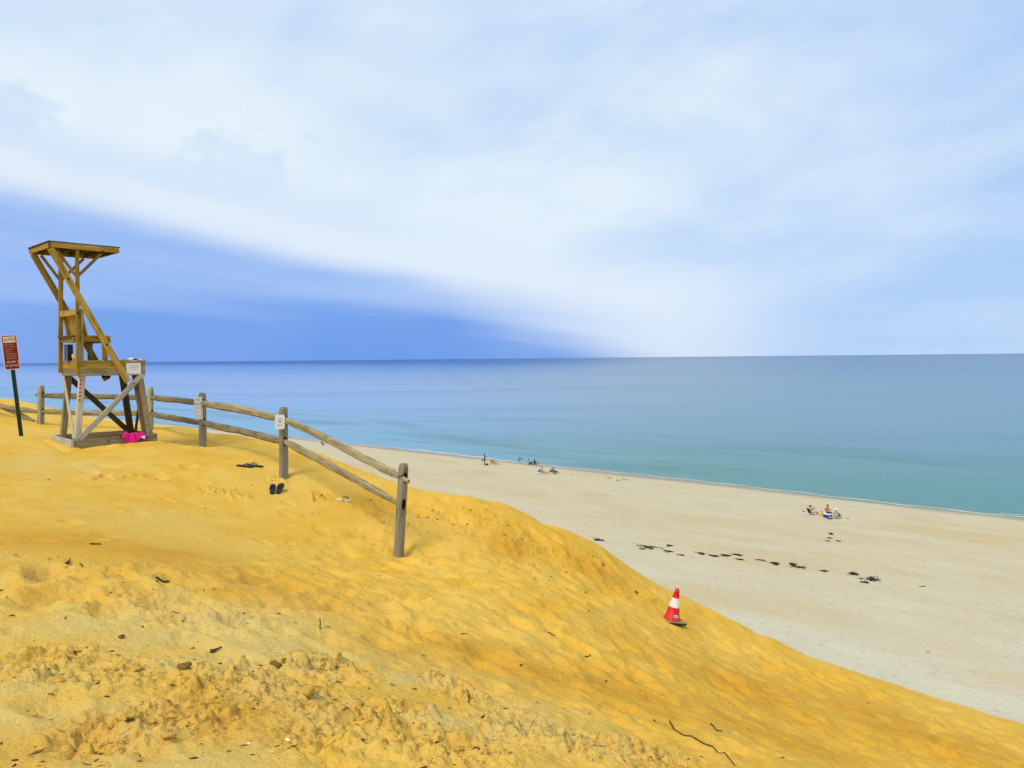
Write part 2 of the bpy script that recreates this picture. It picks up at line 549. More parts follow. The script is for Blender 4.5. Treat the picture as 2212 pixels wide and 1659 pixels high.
def sea_mat():
    m, nt, p = new_mat('sea_water')
    tcn = nt.n.new('ShaderNodeTexCoord')
    P = tcn.outputs['Object']
    s = nt.vmath('DOT_PRODUCT', P, (SHN[0], SHN[1], 0))
    t = nt.vmath('DOT_PRODUCT', P, (SHN[1], -SHN[0], 0))
    st = nt.comb(nt.math('MULTIPLY', t, 0.22), s, 0.0)
    x_, y_, z_ = nt.sep(P)
    band = nt.noise(nt.comb(nt.math('MULTIPLY', x_, 0.25), y_, 0.0), 0.018, 5, 0.6, 0.4)
    bar = nt.noise(st, 0.05, 4, 0.55, 0.3)
    off = nt.math('LOGARITHM', nt.math('MAXIMUM', nt.math('SUBTRACT', s, 92.0), 1.0), 10.0)   # 0 at the shore, 1 = 10 m out, 2 = 100 m
    patch = nt.noise(nt.comb(nt.math('MULTIPLY', x_, 0.3), y_, 0.0), 0.0035, 4, 0.55, 0.3)
    offn = nt.math('ADD', off, nt.math('MULTIPLY', nt.math('SUBTRACT', patch, 0.5), 1.1))
    # clear green water over the bar at the right, milky blue at the left, where reflected bright sky is put into the colour
    cr = nt.mix(nt.step(offn, 1.0, 2.2), (0.110, 0.270, 0.245), (0.145, 0.285, 0.365))
    cr = nt.mix(nt.step(offn, 2.4, 3.4), cr, (0.085, 0.19, 0.34))
    cl_ = nt.mix(nt.step(offn, 1.2, 2.4), (0.20, 0.42, 0.60), (0.22, 0.36, 0.68))
    cl_ = nt.mix(nt.step(off, 2.9, 3.5), cl_, (0.055, 0.125, 0.36))
    sky_pale = nt.step(nt.math('ADD', nt.math('DIVIDE', x_, nt.math('MAXIMUM', y_, 1.0)), nt.math('MULTIPLY', nt.math('SUBTRACT', band, 0.5), 0.35)), 0.30, -0.40)
    c = nt.mix(sky_pale, cr, cl_)
    c = nt.mix(nt.math('MULTIPLY', nt.step(bar, 0.50, 0.62), nt.step(off, 2.2, 1.2, 0.0, 0.55)), c, (0.065, 0.185, 0.165))
    c = nt.mix(nt.math('MULTIPLY', nt.step(band, 0.44, 0.74), nt.step(off, 3.4, 2.6, 0.0, 0.35)), c, (0.10, 0.165, 0.33))
    c = nt.mix(nt.math('MULTIPLY', nt.step(off, 0.72, 0.3), 0.75), c, (0.22, 0.25, 0.17))
    w1 = nt.noise(st, 0.9, 4, 0.6)
    w2 = nt.noise(P, 0.22, 3, 0.6)
    w3 = nt.noise(P, 2.2, 3, 0.6)
    h = nt.math('ADD', nt.math('MULTIPLY', w1, 0.5), nt.math('ADD', nt.math('MULTIPLY', w2, 1.0), nt.math('MULTIPLY', w3, 0.12)))
    h = nt.math('MULTIPLY', h, nt.step(off, 3.4, 2.3, 0.12, 1.0))
    nrm = nt.bump(h, 0.7, 0.5)
    df = nt.n.new('ShaderNodeBsdfDiffuse'); nt.put(df.inputs['Color'], c); nt.put(df.inputs['Normal'], nrm)
    gl = nt.n.new('ShaderNodeBsdfGlossy'); nt.put(gl.inputs['Roughness'], nt.step(off, 3.3, 2.2, 0.04, 0.2)); nt.put(gl.inputs['Normal'], nrm)
    fr = nt.n.new('ShaderNodeFresnel'); fr.inputs['IOR'].default_value = 1.33
    ms = nt.n.new('ShaderNodeMixShader')
    nt.put(ms.inputs[0], nt.math('MULTIPLY', fr.outputs[0], 0.52))          # ruffled water mirrors far less than a calm sheet
    nt.l.new(df.outputs[0], ms.inputs[1]); nt.l.new(gl.outputs[0], ms.inputs[2])
    nt.l.new(ms.outputs[0], nt.n['Material Output'].inputs[0])
    nt.n.remove(p)
    return m


def foam_mat():
    m, nt, p = new_mat('sea_foam')
    tcn = nt.n.new('ShaderNodeTexCoord')
    nz = nt.noise(tcn.outputs['Object'], 3.0, 4, 0.65)
    nt.put(p.inputs['Base Color'], nt.mix(nt.lin(nz, 0.35, 0.65), (0.62, 0.68, 0.66), (0.86, 0.88, 0.87)))
    p.inputs['Roughness'].default_value = 0.8
    return m


M_SAND = sand_mat(); M_BEACH = beach_mat(); M_SEA = sea_mat(); M_FOAM = foam_mat()

# ------------------------------------------------------------------ the lie of the dune
_ctrl = [(161, 971, 14.0), (45, 943, 15.0), (88, 918, 18.5), (325, 928, 18.5), (438, 968, 16.0), (613, 1027, 13.3),
         (862, 1200, 11.0), (1454, 1345, 11.5), (337, 957, 15.0), (119, 953, 14.9),
         (0, 861, 26.0), (80, 875, 23.0), (173, 897, 21.0), (219, 908, 20.5), (328, 921, 19.5), (403, 924, 19.0), (448, 936, 18.0),
         (511, 941, 17.5), (604, 957, 16.2), (624, 962, 15.8), (744, 1006, 14.2), (858, 1047, 13.4), (988, 1071, 13.1),
         (1076, 1087, 13.0), (1159, 1125, 13.0), (1213, 1145, 13.0), (1282, 1176, 13.0), (1382, 1245, 13.1), (1475, 1291, 13.0),
         (1661, 1379, 12.5), (1758, 1424, 12.2), (1861, 1457, 12.0), (1975, 1496, 11.8), (2108, 1538, 11.5), (2212, 1569, 11.3),
         (600, 1300, 6.4), (1106, 1450, 6.0), (300, 1200, 7.3), (1700, 1560, 8.2), (1200, 1300, 9.2), (2100, 1640, 8.6)]
_cp = [tuple(at(*q)) for q in _ctrl]
CREST = _cp[10:35]
_cp += [(0, 0, 15.36), (0, 2.5, 15.28), (-2.5, 2.0, 15.55), (2.5, 2.0, 14.80), (0, -6, 15.8), (-6, 0, 15.9), (-16, 2, 16.1), (-20, 14, 15.9),
        (-26, 28, 15.9), (6, 0, 14.0), (10, -8, 13.4), (14, 6, 10.2), (22, 0, 8.8), (-8, -14, 16.3), (-34, 10, 16.0)]
_cp = np.array(_cp)


def _tps(r2):
    return np.where(r2 < 1e-9, 0.0, 0.5 * r2 * np.log(np.maximum(r2, 1e-9)))


_n = len(_cp)
_K = _tps(((_cp[:, None, :2] - _cp[None, :, :2]) ** 2).sum(-1)) + np.eye(_n) * 0.02
_Pm = np.c_[np.ones(_n), _cp[:, :2]]
_A = np.block([[_K, _Pm], [_Pm.T, np.zeros((3, 3))]])
_W = np.linalg.solve(_A, np.r_[_cp[:, 2], 0, 0, 0])

_cs = np.array([(SHN[1] * x - SHN[0] * y, SHN[0] * x + SHN[1] * y) for x, y, z in CREST])
_cs = _cs[np.argsort(_cs[:, 0])]
_ct = np.r_[-400, -60, _cs[:, 0], 12, 30, 400]
_cv = np.r_[6, 7, _cs[:, 1], 15, 16, 16]


def beach_h(x, y):
    s = SHN[0] * x + SHN[1] * y
    t = SHN[1] * x - SHN[0] * y
    z = np.where(s < SHORE, 0.016 * (SHORE - s), 0.03 * (SHORE - s))
    return z + 0.014 * (np.sin(t / 9.0 + 1.0) + 0.8 * np.sin(t / 23.0) + 0.5 * np.sin(t / 4.1 + s * .2)) * np.clip((s - 60) / 30, 0, 1)


def dune_top(x, y):
    """smooth dune surface before footprints"""
    x = np.asarray(x, float); y = np.asarray(y, float)
    s = SHN[0] * x + SHN[1] * y
    t = SHN[1] * x - SHN[0] * y
    sc = np.interp(t, _ct, _cv)
    q = np.maximum(s - sc - 0.02, 0)
    xc = x - q * SHN[0]; yc = y - q * SHN[1]
    z = _W[_n] + _W[_n + 1] * xc + _W[_n + 2] * yc
    for i in range(_n):
        z = z + _W[i] * _tps((xc - _cp[i, 0]) ** 2 + (yc - _cp[i, 1]) ** 2)
    r = np.hypot(xc, yc)
    k = np.clip((r - 26) / 24, 0, 1); k = k * k * (3 - 2 * k)
    z = z * (1 - k) + k * (15.7 - 0.02 * np.clip(xc, -40, 60))
    return z - 0.85 * (np.sqrt(q * q + 0.04) - 0.2)


def ground(px, py, fn=None):
    """world point where the line of sight through a pixel meets the dune (or the beach)"""
    d = ray(px, py)
    if fn == 'beach':
        z = 0.5
        for _ in range(12):
            k = (z - EYE.z) / d.z
            p = EYE + d * k
            z = float(beach_h(p.x, p.y))
        return Vector((p.x, p.y, z))
    ks = np.linspace(2.0, 34, 900)
    g = EYE.z + d.z * ks - dune_top(d.x * ks, d.y * ks)
    i = int(np.argmax(g < 0)) if (g < 0).any() else len(ks) - 1
    k = ks[i]
    if i:
        k = ks[i - 1] + (ks[i] - ks[i - 1]) * g[i - 1] / (g[i - 1] - g[i] + 1e-9)
    p = EYE + d * k
    return Vector((p.x, p.y, float(dune_top(p.x, p.y))))


# ------------------------------------------------------------------ footprints, ruts and broken crust, as a height raster
RX0, RY0, RC = -22.0, 0.6, 0.0125
RW, RH = int(40 / RC), int(27.4 / RC)


def vnoise(cell, seed):
    g = np.random.default_rng(seed)
    nx, ny = int(RW * RC / cell) + 3, int(RH * RC / cell) + 3
    G = g.random((ny, nx), dtype=np.float32)
    ux = np.arange(RW, dtype=np.float32) * RC / cell
    uy = np.arange(RH, dtype=np.float32) * RC / cell
    ix = ux.astype(int); iy = uy.astype(int)
    fx = ux - ix; fy = uy - iy
    fx = fx * fx * (3 - 2 * fx); fy = (fy * fy * (3 - 2 * fy))[:, None]
    top = G[:, ix] * (1 - fx) + G[:, ix + 1] * fx
    return top[iy] * (1 - fy) + top[iy + 1] * fy - 0.5


gx = (RX0 + np.arange(RW) * RC).astype(np.float32)
gy = (RY0 + np.arange(RH) * RC).astype(np.float32)
ROUGH = np.zeros((RH, RW), np.float32)
DIRT = np.zeros((RH, RW), np.float32)
ORANGE = np.zeros((RH, RW), np.float32)


def blob(A, px, py, rx, amt=1.0, ry=None):
    p = ground(px, py)
    ry = ry or rx
    R = max(rx, ry) * 2.2
    i0, i1 = max(0, int((p.x - R - RX0) / RC)), min(RW, int((p.x + R - RX0) / RC))
    j0, j1 = max(0, int((p.y - R - RY0) / RC)), min(RH, int((p.y + R - RY0) / RC))
    if i1 <= i0 or j1 <= j0: return
    X, Y = np.meshgrid(gx[i0:i1] - p.x, gy[j0:j1] - p.y)
    A[j0:j1, i0:i1] = np.maximum(A[j0:j1, i0:i1], amt * np.exp(-(X / rx) ** 2 - (Y / ry) ** 2))


for q in ((120, 1430, .35), (240, 1445, .35), (480, 1470, .4), (620, 1500, .4), (780, 1545, .4), (250, 1580, .28), (400, 1545, .35), (560, 1480, .4),
          (900, 1600, .35), (700, 1590, .3), (1130, 1570, .35), (1280, 1610, .4), (1420, 1640, .35), (700, 1440, .35),
          (1010, 1620, .3), (880, 1540, .25), (1000, 1500, .28), (960, 1470, .2),
          ):
    blob(ROUGH, *q)
for q in ((950, 1110, .5), (1040, 1120, .5), (1130, 1165, .5), (1210, 1190, .5), (1290, 1225, .45), (1340, 1265, .4), (1120, 1225, .35), (1180, 1260, .25),
          (1000, 1150, .35), (880, 1140, .3)):
    blob(ROUGH, *q, .58)
for q in ((490, 1064, .45, 1.0, .22), (600, 1040, .25), (860, 1195, .2), (700, 1070, .25, .6), (790, 1085, .3, .7), (830, 1100, .3, .7), (790, 1020, .4, .6),
          (690, 990, .35, .6), (300, 1300, .6, .5), (450, 1330, .6, .5), (150, 1250, .6, .45), (900, 1360, .3, .4)):
    blob(ROUGH, q[0], q[1], q[2], q[3] if len(q) > 3 else 0.8, q[4] if len(q) > 4 else None)
for q in ((150, 1290, 1.3), (400, 1340, 1.2), (650, 1420, .8), (60, 1480, .8), (500, 1440, .8), (900, 1480, .6), (1150, 1560, .6), (1350, 1620, .5), (300, 1640, .5),
          (700, 1520, .5), (1000, 1560, .6), (50, 1010, 1.6, .8), (250, 1110, 1.2, .45)):
    blob(DIRT, *q)
for q in ((130, 1170, .9), (330, 1200, 1.0), (500, 1240, .8), (620, 1280, .7), (820, 1400, .4), (1000, 1400, .5), (1150, 1450, .6), (1600, 1480, 1.2), (1900, 1560, 1.4),
          (1700, 1600, 1.0), (2100, 1620, 1.4), (1100, 1180, .6), (1280, 1230, .5), (500, 1540, .4), (150, 1600, .3), (1350, 1500, .8), (560, 950, .9, .6), (800, 1080, .6, .7)):
    blob(ORANGE, *q)

HGT = vnoise(1.7, 1) * 0.065 + vnoise(0.62, 2) * 0.018 + vnoise(0.21, 3) * 0.008 + vnoise(0.09, 4) * 0.005 + vnoise(0.04, 14) * 0.003
rg = np.abs(vnoise(0.16, 5)) + 0.5 * np.abs(vnoise(0.075, 6))
lump = np.maximum(vnoise(0.13, 7) + 0.6 * vnoise(0.055, 8) - 0.02, 0)
HGT += ROUGH * (-0.10 * np.maximum(0.20 - rg, 0) + 0.10 * lump + 0.030 * vnoise(0.045, 9))
HGT -= 0.02 * ROUGH
# broken crust: tilted plates with dark gaps, only where the ground is rough
J, I = np.nonzero(ROUGH > 0.22)
for cell, amp, sd_ in ((0.13, 0.040, 21), (0.06, 0.034, 22)):
    g = np.random.default_rng(sd_)
    nx, ny = int(RW * RC / cell) + 3, int(RH * RC / cell) + 3
    JX = g.random((ny, nx)); JY = g.random((ny, nx)); HV = g.random((ny, nx)); TX = g.random((ny, nx)) - .5; TY = g.random((ny, nx)) - .5
    U = I * RC / cell + 0.35 * np.sin(J * RC / cell * 2.1); V_ = J * RC / cell + 0.35 * np.sin(I * RC / cell * 1.7)
    iu = np.floor(U).astype(int); iv = np.floor(V_).astype(int)
    f1 = np.full(len(I), 9.0); f2 = np.full(len(I), 9.0); hv = np.zeros(len(I))
    for a in (-1, 0, 1):
        for b in (-1, 0, 1):
            cx = np.clip(iu + a, 0, nx - 1); cy = np.clip(iv + b, 0, ny - 1)
            ex = U - (iu + a) - JX[cy, cx]; ey = V_ - (iv + b) - JY[cy, cx]
            d = np.hypot(ex, ey)
            h_ = np.maximum(HV[cy, cx] - 0.35, 0) * 1.5 * (1 + 1.6 * (TX[cy, cx] * ex + TY[cy, cx] * ey))
            c1 = d < f1
            f2 = np.where(c1, f1, np.minimum(f2, d)); hv = np.where(c1, h_, hv); f1 = np.where(c1, d, f1)
    gapk = np.clip((f2 - f1) / 0.16, 0, 1)
    w_ = np.clip((ROUGH[J, I] - 0.22) / 0.5, 0, 1)
    HGT[J, I] += (w_ * amp * (hv * gapk - 0.30 * (1 - gapk) * (hv > 0.25))).astype(np.float32)
del rg, lump


def stamp(x, y, ang, L, W, depth, rimh):
    R = L * 1.1
    i0, i1 = int((x - R - RX0) / RC), int((x + R - RX0) / RC)
    j0, j1 = int((y - R - RY0) / RC), int((y + R - RY0) / RC)
    if i0 < 0 or j0 < 0 or i1 >= RW or j1 >= RH: return
    X, Y = np.meshgrid(gx[i0:i1] - x, gy[j0:j1] - y)
    ca, sa = math.cos(ang), math.sin(ang)
    a = (X * ca + Y * sa) / (L / 2); b = (-X * sa + Y * ca) / (W / 2)
    b = b * (1 + 0.25 * a)
    r = np.sqrt(a * a + b * b)
    k = np.clip((1 - r) * 1.3, 0, 1)
    HGT[j0:j1, i0:i1] += -depth * (k * k * (3 - 2 * k)) + rimh * np.exp(-((r - 1.12) / 0.22) ** 2) * (0.6 + 0.4 * np.sin(ang * 7 + a * 2))


# footprints: dense on the trodden way down to the right, sparse on the firm flat by the tower
cand = 0
placed = 0
while placed < 1150 and cand < 60000:
    cand += 1
    x = random.uniform(-9, 10); y = random.uniform(1.2, 13.6)
    z = 17 - 1.6 - 0.263 * x - 0.145 * y
    px, py = project(x, y, z)
    if not (-200 < px < 2400): continue
    line = np.interp(px, (0, 500, 860, 1100, 1400, 1700, 2212), (1190, 1205, 1150, 1215, 1250, 1330, 1480))
    w = 1.0 if py > line else 0.05
    if px < 1300 and py > np.interp(px, (0, 500, 900, 1300), (1270, 1360, 1470, 1580)): w = 0.30
    if random.random() > w: continue
    placed += 1
    ang = random.gauss(math.radians(-30), 0.55)
    sz = random.uniform(0.30, 0.66)
    stamp(x, y, ang, sz, sz * random.uniform(.46, .68), sz * random.uniform(.05, .095), random.uniform(.005, .012))
    if w > .5:
        for _ in range(2):
            s2_ = random.uniform(.13, .26)
            stamp(x + random.uniform(-.7, .7), y + random.uniform(-.7, .7), random.gauss(math.radians(-30), .7), s2_, s2_ * random.uniform(.42, .7), s2_ * random.uniform(.05, .10), random.uniform(.003, .007))


def groove(pts, wid, dep, berm=0.4):
    P = [ground(*q) for q in pts]
    for a, b in zip(P[:-1], P[1:]):
        R = wid * 4
        i0, i1 = int((min(a.x, b.x) - R - RX0) / RC), int((max(a.x, b.x) + R - RX0) / RC)
        j0, j1 = int((min(a.y, b.y) - R - RY0) / RC), int((max(a.y, b.y) + R - RY0) / RC)
        X, Y = np.meshgrid(gx[i0:i1], gy[j0:j1])
        ex, ey = b.x - a.x, b.y - a.y
        tt = np.clip(((X - a.x) * ex + (Y - a.y) * ey) / (ex * ex + ey * ey), 0, 1)
        d = np.hypot(X - a.x - tt * ex, Y - a.y - tt * ey) / wid
        HGT[j0:j1, i0:i1] += np.minimum(-dep * np.exp(-d ** 2) + dep * berm * np.exp(-((d - 1.7) / .5) ** 2), 0.03) * 0.8


z4 = lambda x, y: ((700 + x / 2.37) / 1.736, (1400 + y / 2.37) / 1.736)
# the two letters somebody drew in the sand beside the last post
groove([z4(1180, 1060), z4(1140, 1065), z4(1145, 1095), z4(1152, 1128), z4(1190, 1122)], .032, .06)
groove([z4(1145, 1095), z4(1178, 1090)], .03, .055)
groove([z4(1265, 1068), z4(1225, 1068), z4(1215, 1083), z4(1250, 1092), z4(1262, 1105), z4(1240, 1116), z4(1205, 1113)], .03, .055)
z3 = lambda x, y: (x / 2.212 / 1.736, (1700 + y / 2.212) / 1.736)
groove([z3(800, 225), z3(870, 190), z3(930, 225), z3(1060, 200), z3(1150, 185), z3(1330, 172)], .05, .045)
groove([(860, 1150), (862, 1200)], .13, .05)
groove([(112, 953), (158, 974), (250, 968), (345, 959)], .10, -.045)
groove([(70, 945), (130, 965)], .25, -.012)
for px, py in ((88, 921), (438, 970), (613, 1029)): groove([(px - 6, py), (px + 8, py)], .10, .035)


# trodden sand dies out towards the crest, and lies flat under the cone
_s = SHN[0] * gx[None, :] + SHN[1] * gy[:, None]
_t = SHN[1] * gx[None, :] - SHN[0] * gy[:, None]
_e = np.interp(_t.ravel(), _ct, _cv).reshape(_t.shape).astype(np.float32) - _s
HGT *= (0.35 + 0.65 * np.clip((_e - 0.05) / 0.9, 0, 1)).astype(np.float32)
del _s, _t, _e
_c = ground(1451, 1341)
HGT *= (1 - np.exp(-(((gx[None, :] - _c.x) ** 2 + (gy[:, None] - _c.y) ** 2) / 0.34 ** 2) ** 2)).astype(np.float32)


def raster(A, x, y):
    u = np.clip((x - RX0) / RC, 0, RW - 1.001); v = np.clip((y - RY0) / RC, 0, RH - 1.001)
    i = u.astype(int); j = v.astype(int)
    fu = u - i; fv = v - j
    r = (A[j, i] * (1 - fu) + A[j, i + 1] * fu) * (1 - fv) + (A[j + 1, i] * (1 - fu) + A[j + 1, i + 1] * fu) * fv
    inside = (x > RX0 + .1) & (x < RX0 + RW * RC - .1) & (y > RY0 + .1) & (y < RY0 + RH * RC - .1)
    return r * inside


def dune_z(x, y):
    x = np.atleast_1d(np.asarray(x, float)); y = np.atleast_1d(np.asarray(y, float))
    return dune_top(x, y) + raster(HGT, x, y)


def on_dune(px, py):
    p = ground(px, py)
    return Vector((p.x, p.y, float(dune_z(p.x, p.y)[0])))


def grid_mesh(name, X, Y, Z, mat, wrap=False, attr=None):
    nr, nc = X.shape
    me = bpy.data.meshes.new(name)
    me.vertices.add(nr * nc)
    me.vertices.foreach_set('co', np.stack([X, Y, Z], -1).reshape(-1).astype(np.float32))
    i = np.arange(nr - 1)[:, None] * nc
    if wrap:
        k = np.arange(nc)[None, :]; k2 = (k + 1) % nc
    else:
        k = np.arange(nc - 1)[None, :]; k2 = k + 1
    F = np.stack([i + k, i + k2, i + nc + k2, i + nc + k], -1).reshape(-1, 4)
    nf = len(F)
    me.loops.add(nf * 4)
    me.loops.foreach_set('vertex_index', F.reshape(-1).astype(np.int32))
    me.polygons.add(nf)
    me.polygons.foreach_set('loop_start', (np.arange(nf) * 4).astype(np.int32))
    me.polygons.foreach_set('use_smooth', np.ones(nf, bool))
    me.update(calc_edges=True)
    me.materials.append(mat)
    if attr is not None:
        a = me.attributes.new(attr[0], 'FLOAT_VECTOR', 'POINT')
        a.data.foreach_set('vector', attr[1].reshape(-1).astype(np.float32))
    o = bpy.data.objects.new(name, me)
    COL.objects.link(o)
    return o


# dune: rings round the place where the photographer stands, finest towards the sea
azf = np.radians(np.r_[np.linspace(-42, 42, 940), np.linspace(42.8, 317.2, 110)])
rr = np.r_[0.02, 0.8, 1.6, np.geomspace(2.1, 30, 800), np.geomspace(30.6, 420, 50)]
AZ, RR = np.meshgrid(azf, rr)
X = RR * np.sin(AZ); Y = RR * np.cos(AZ)
Z = dune_top(X, Y) + raster(HGT, X, Y)
Z = np.maximum(Z, beach_h(X, Y) - 1.2)
soil = np.stack([raster(DIRT, X, Y), raster(ORANGE, X, Y), raster(ROUGH, X, Y)], -1)
# counter-clockwise faces seen from above
dune = grid_mesh('dune', X[:, ::-1], Y[:, ::-1], Z[:, ::-1], M_SAND, True, ('soil', soil[:, ::-1]))
tag(dune, kind='structure')
del X, Y, Z, AZ, RR, soil

# beach, gently shelving under the water
sv = np.r_[np.linspace(-30, 14, 12), np.arange(16, 100, 0.42), np.linspace(101, 140, 14)]
tv = np.r_[-np.geomspace(3000, 152, 20), np.arange(-150, 64, 0.45), np.geomspace(65, 3000, 24)]
S, T = np.meshgrid(sv, tv, indexing='ij')
X = SHN[0] * S + SHN[1] * T; Y = SHN[1] * S - SHN[0] * T
Z = beach_h(X, Y)
Z = Z + (np.random.default_rng(5).random(Z.shape) - .5) * 0.035 * np.clip((92 - S) / 6, 0, 1) * ((T > -151) & (T < 65))
beach = grid_mesh('beach', X[:, ::-1], Y[:, ::-1], Z[:, ::-1], M_BEACH)
tag(beach, kind='structure')
bpy.data.meshes['beach'].flip_normals() if bpy.data.meshes['beach'].polygons[0].normal.z < 0 else None
if bpy.data.meshes['dune'].polygons[2000].normal.z < 0: bpy.data.meshes['dune'].flip_normals()

# sea out to the horizon, low swell near the shore
sv = np.r_[91.0, np.arange(93, 150, 0.5), np.geomspace(152, 70000, 160)]
tv = np.r_[-np.geomspace(90000, 262, 50), np.arange(-260, 160, 1.6), np.geomspace(162, 90000, 50)]
S, T = np.meshgrid(sv, tv, indexing='ij')
X = SHN[0] * S + SHN[1] * T; Y = SHN[1] * S - SHN[0] * T
amp = np.clip((S - 95) / 8, 0, 1) * np.clip((260 - S) / 120, 0, 1)
ph = S + 1.2 * np.sin(T / 19) + 0.7 * np.sin(T / 7.3 + 1)
Z = amp * (0.17 * np.exp(-((np.mod(ph, 13.0) - 6) / 1.3) ** 2) * (0.6 + 0.4 * np.sin(T / 31)) + 0.02 * np.sin(ph * 1.9 + T * .13))
sea = grid_mesh('sea', X[:, ::-1], Y[:, ::-1], Z[:, ::-1], M_SEA)
if sea.data.polygons[0].normal.z < 0: sea.data.flip_normals()
tag(sea, kind='structure')

# thin broken foam where the wavelets run out
fm = MB()
for row, t0, t1, wid in ((0, -150, 24, .16), (1, -16, 24, .13), (2, -112, -86, .22)):
    t = t0
    n = int((t1 - t0) / .45)
    vs = []
    for k in range(n + 1):
        tt = t0 + (t1 - t0) * k / n
        w = wid * max(0.02, 0.55 + 0.6 * math.sin(tt * .9 + row) * math.sin(tt * .23 + 2 * row) + random.uniform(-.3, .3))
        if row == 0 and (-84 < tt < -34): w *= .45
        if row == 1: w *= max(.05, min(1, (tt + 16) / 12))
        c = SHORE - .15 + row * (1.1 if row == 1 else .25) + 0.55 * math.sin(tt / 9 + 1) + .25 * math.sin(tt * .8) + random.uniform(-.06, .06)
        for sg, dz_ in ((-1, 0), (0, .03), (1, 0)):
            s_ = c + sg * w / 2
            x_, y_ = SHN[0] * s_ + SHN[1] * tt, SHN[1] * s_ - SHN[0] * tt
            vs.append((x_, y_, max(0.012, float(beach_h(x_, y_)) + .012) + dz_))
    fm.add(vs, [(3 * k + j, 3 * k + 3 + j, 3 * k + 4 + j, 3 * k + 1 + j) for k in range(n) for j in (0, 1)])
tag(fm.build('shore_foam', M_FOAM), 'thin broken line of white foam along the waterline', 'foam', kind='stuff')
# ------------------------------------------------------------------ lifeguard tower (axes: x seaward, y across, z up)
TH = math.radians(43.5)
O = at(161, 971, 14.0)
A_ = Vector((math.sin(TH), math.cos(TH), 0)); W_ = Vector((-math.cos(TH), math.sin(TH), 0))
TM = Matrix(((A_.x, W_.x, 0, O.x), (A_.y, W_.y, 0, O.y), (0, 0, 1, O.z), (0, 0, 0, 1)))
tower = empty('lifeguard_chair', mat=TM)
tag(tower, 'tall wooden lifeguard chair with flat roof standing behind the rail fence', 'lifeguard chair')
NW, FW = 0.06, 1.04            # near and far side frames
X3 = (1, 0, 0); Y3 = (0, 1, 0)
# base frame
beam('base_beam', (-.03, .045, .055), (1.47, .045, .075), .09, .20, M_OLD, tower)
beam('base_beam', (-.01, 1.055, .11), (1.45, 1.055, .10), .09, .18, M_OLD, tower)
beam('base_board', (-.035, -.01, .085), (-.035, 1.12, .115), .045, .17, M_BLEACH, tower)
beam('base_board', (1.47, .10, .10), (1.47, 1.10, .10), .045, .15, M_OLD, tower)
# legs
beam('leg', (.075, .115, .05), (.20, .135, 1.33), .085, .10, M_BLEACH, tower, X3)
beam('leg', (.10, 1.00, .05), (.235, .97, 1.33), .085, .10, M_OLD, tower, X3)
beam('leg', (1.39, .115, .05), (1.215, .135, 1.33), .085, .10, M_OLD, tower, X3)
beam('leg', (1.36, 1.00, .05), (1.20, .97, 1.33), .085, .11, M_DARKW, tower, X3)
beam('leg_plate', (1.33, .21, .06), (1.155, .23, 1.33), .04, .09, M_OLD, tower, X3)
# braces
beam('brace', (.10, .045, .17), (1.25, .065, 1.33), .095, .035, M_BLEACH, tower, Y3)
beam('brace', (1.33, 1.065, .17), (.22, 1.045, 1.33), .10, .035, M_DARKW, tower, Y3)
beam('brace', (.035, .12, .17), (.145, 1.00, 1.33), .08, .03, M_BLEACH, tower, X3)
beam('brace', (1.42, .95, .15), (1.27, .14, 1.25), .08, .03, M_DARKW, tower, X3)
# platform: two boards a side, plank deck
for w0, sgn in ((.075, 1), (1.025, -1)):
    beam('platform_board', (.135, w0, 1.385), (1.30, w0, 1.385), .04, .125, M_OLD, tower)
    beam('platform_board', (.14, w0 - .002 * sgn, 1.512), (1.295, w0 - .002 * sgn, 1.512), .04, .125, M_NEW, tower)
for x0 in (.155, 1.28):
    beam('platform_board', (x0, .10, 1.385), (x0, 1.0, 1.385), .04, .12, M_OLD, tower)
    beam('platform_board', (x0, .10, 1.51), (x0, 1.0, 1.51), .04, .12, M_NEW, tower)
for k in range(8):
    x0 = .125 + (k + .5) * 1.19 / 8
    beam('deck_plank', (x0, .045, 1.594), (x0, 1.055, 1.594), .142, .034, M_BLEACH if k > 5 else M_NEW, tower)
MB().box((.78, .62, 1.295), (.11, .10, .06), Matrix.Rotation(.3, 3, 'Z')).build('hanging_block', M_BLACK, tower)
# landward uprights, sandwiching the chair back
beam('upright', (.115, .085, 1.33), (.165, .085, 3.62), .045, .062, M_NEW, tower, X3)
beam('upright', (.10, 1.00, 1.38), (.165, 1.00, 3.62), .05, .075, M_NEW, tower, X3)
beam('upright_cleat', (.185, .085, 1.36), (.215, .085, 2.53), .045, .05, M_NEW, tower, X3)
# long raking struts carrying the roof
beam('strut', (-.28, .035, 3.60), (.965, .035, 1.20), .112, .04, M_NEW, tower, Y3)
beam('strut', (-.28, 1.065, 3.60), (.945, 1.065, 1.22), .112, .04, M_NEW, tower, Y3)
for w0 in (.085, 1.00):
    beam('knee_brace', (.13, w0, 3.15), (-.17, w0, 3.58), .05, .038, M_NEW, tower, Y3)
    beam('knee_brace', (.17, w0, 3.15), (.56, w0, 3.58), .05, .038, M_NEW, tower, Y3)
for x0, w0, z0 in ((-.015, .012, 3.075), (.60, .012, 1.9), (.135, .06, 2.47)):
    MB().tube([(x0, w0 - .012, z0), (x0, w0 + .03, z0)], .017, 10).build('bolt', M_BOLT, tower)
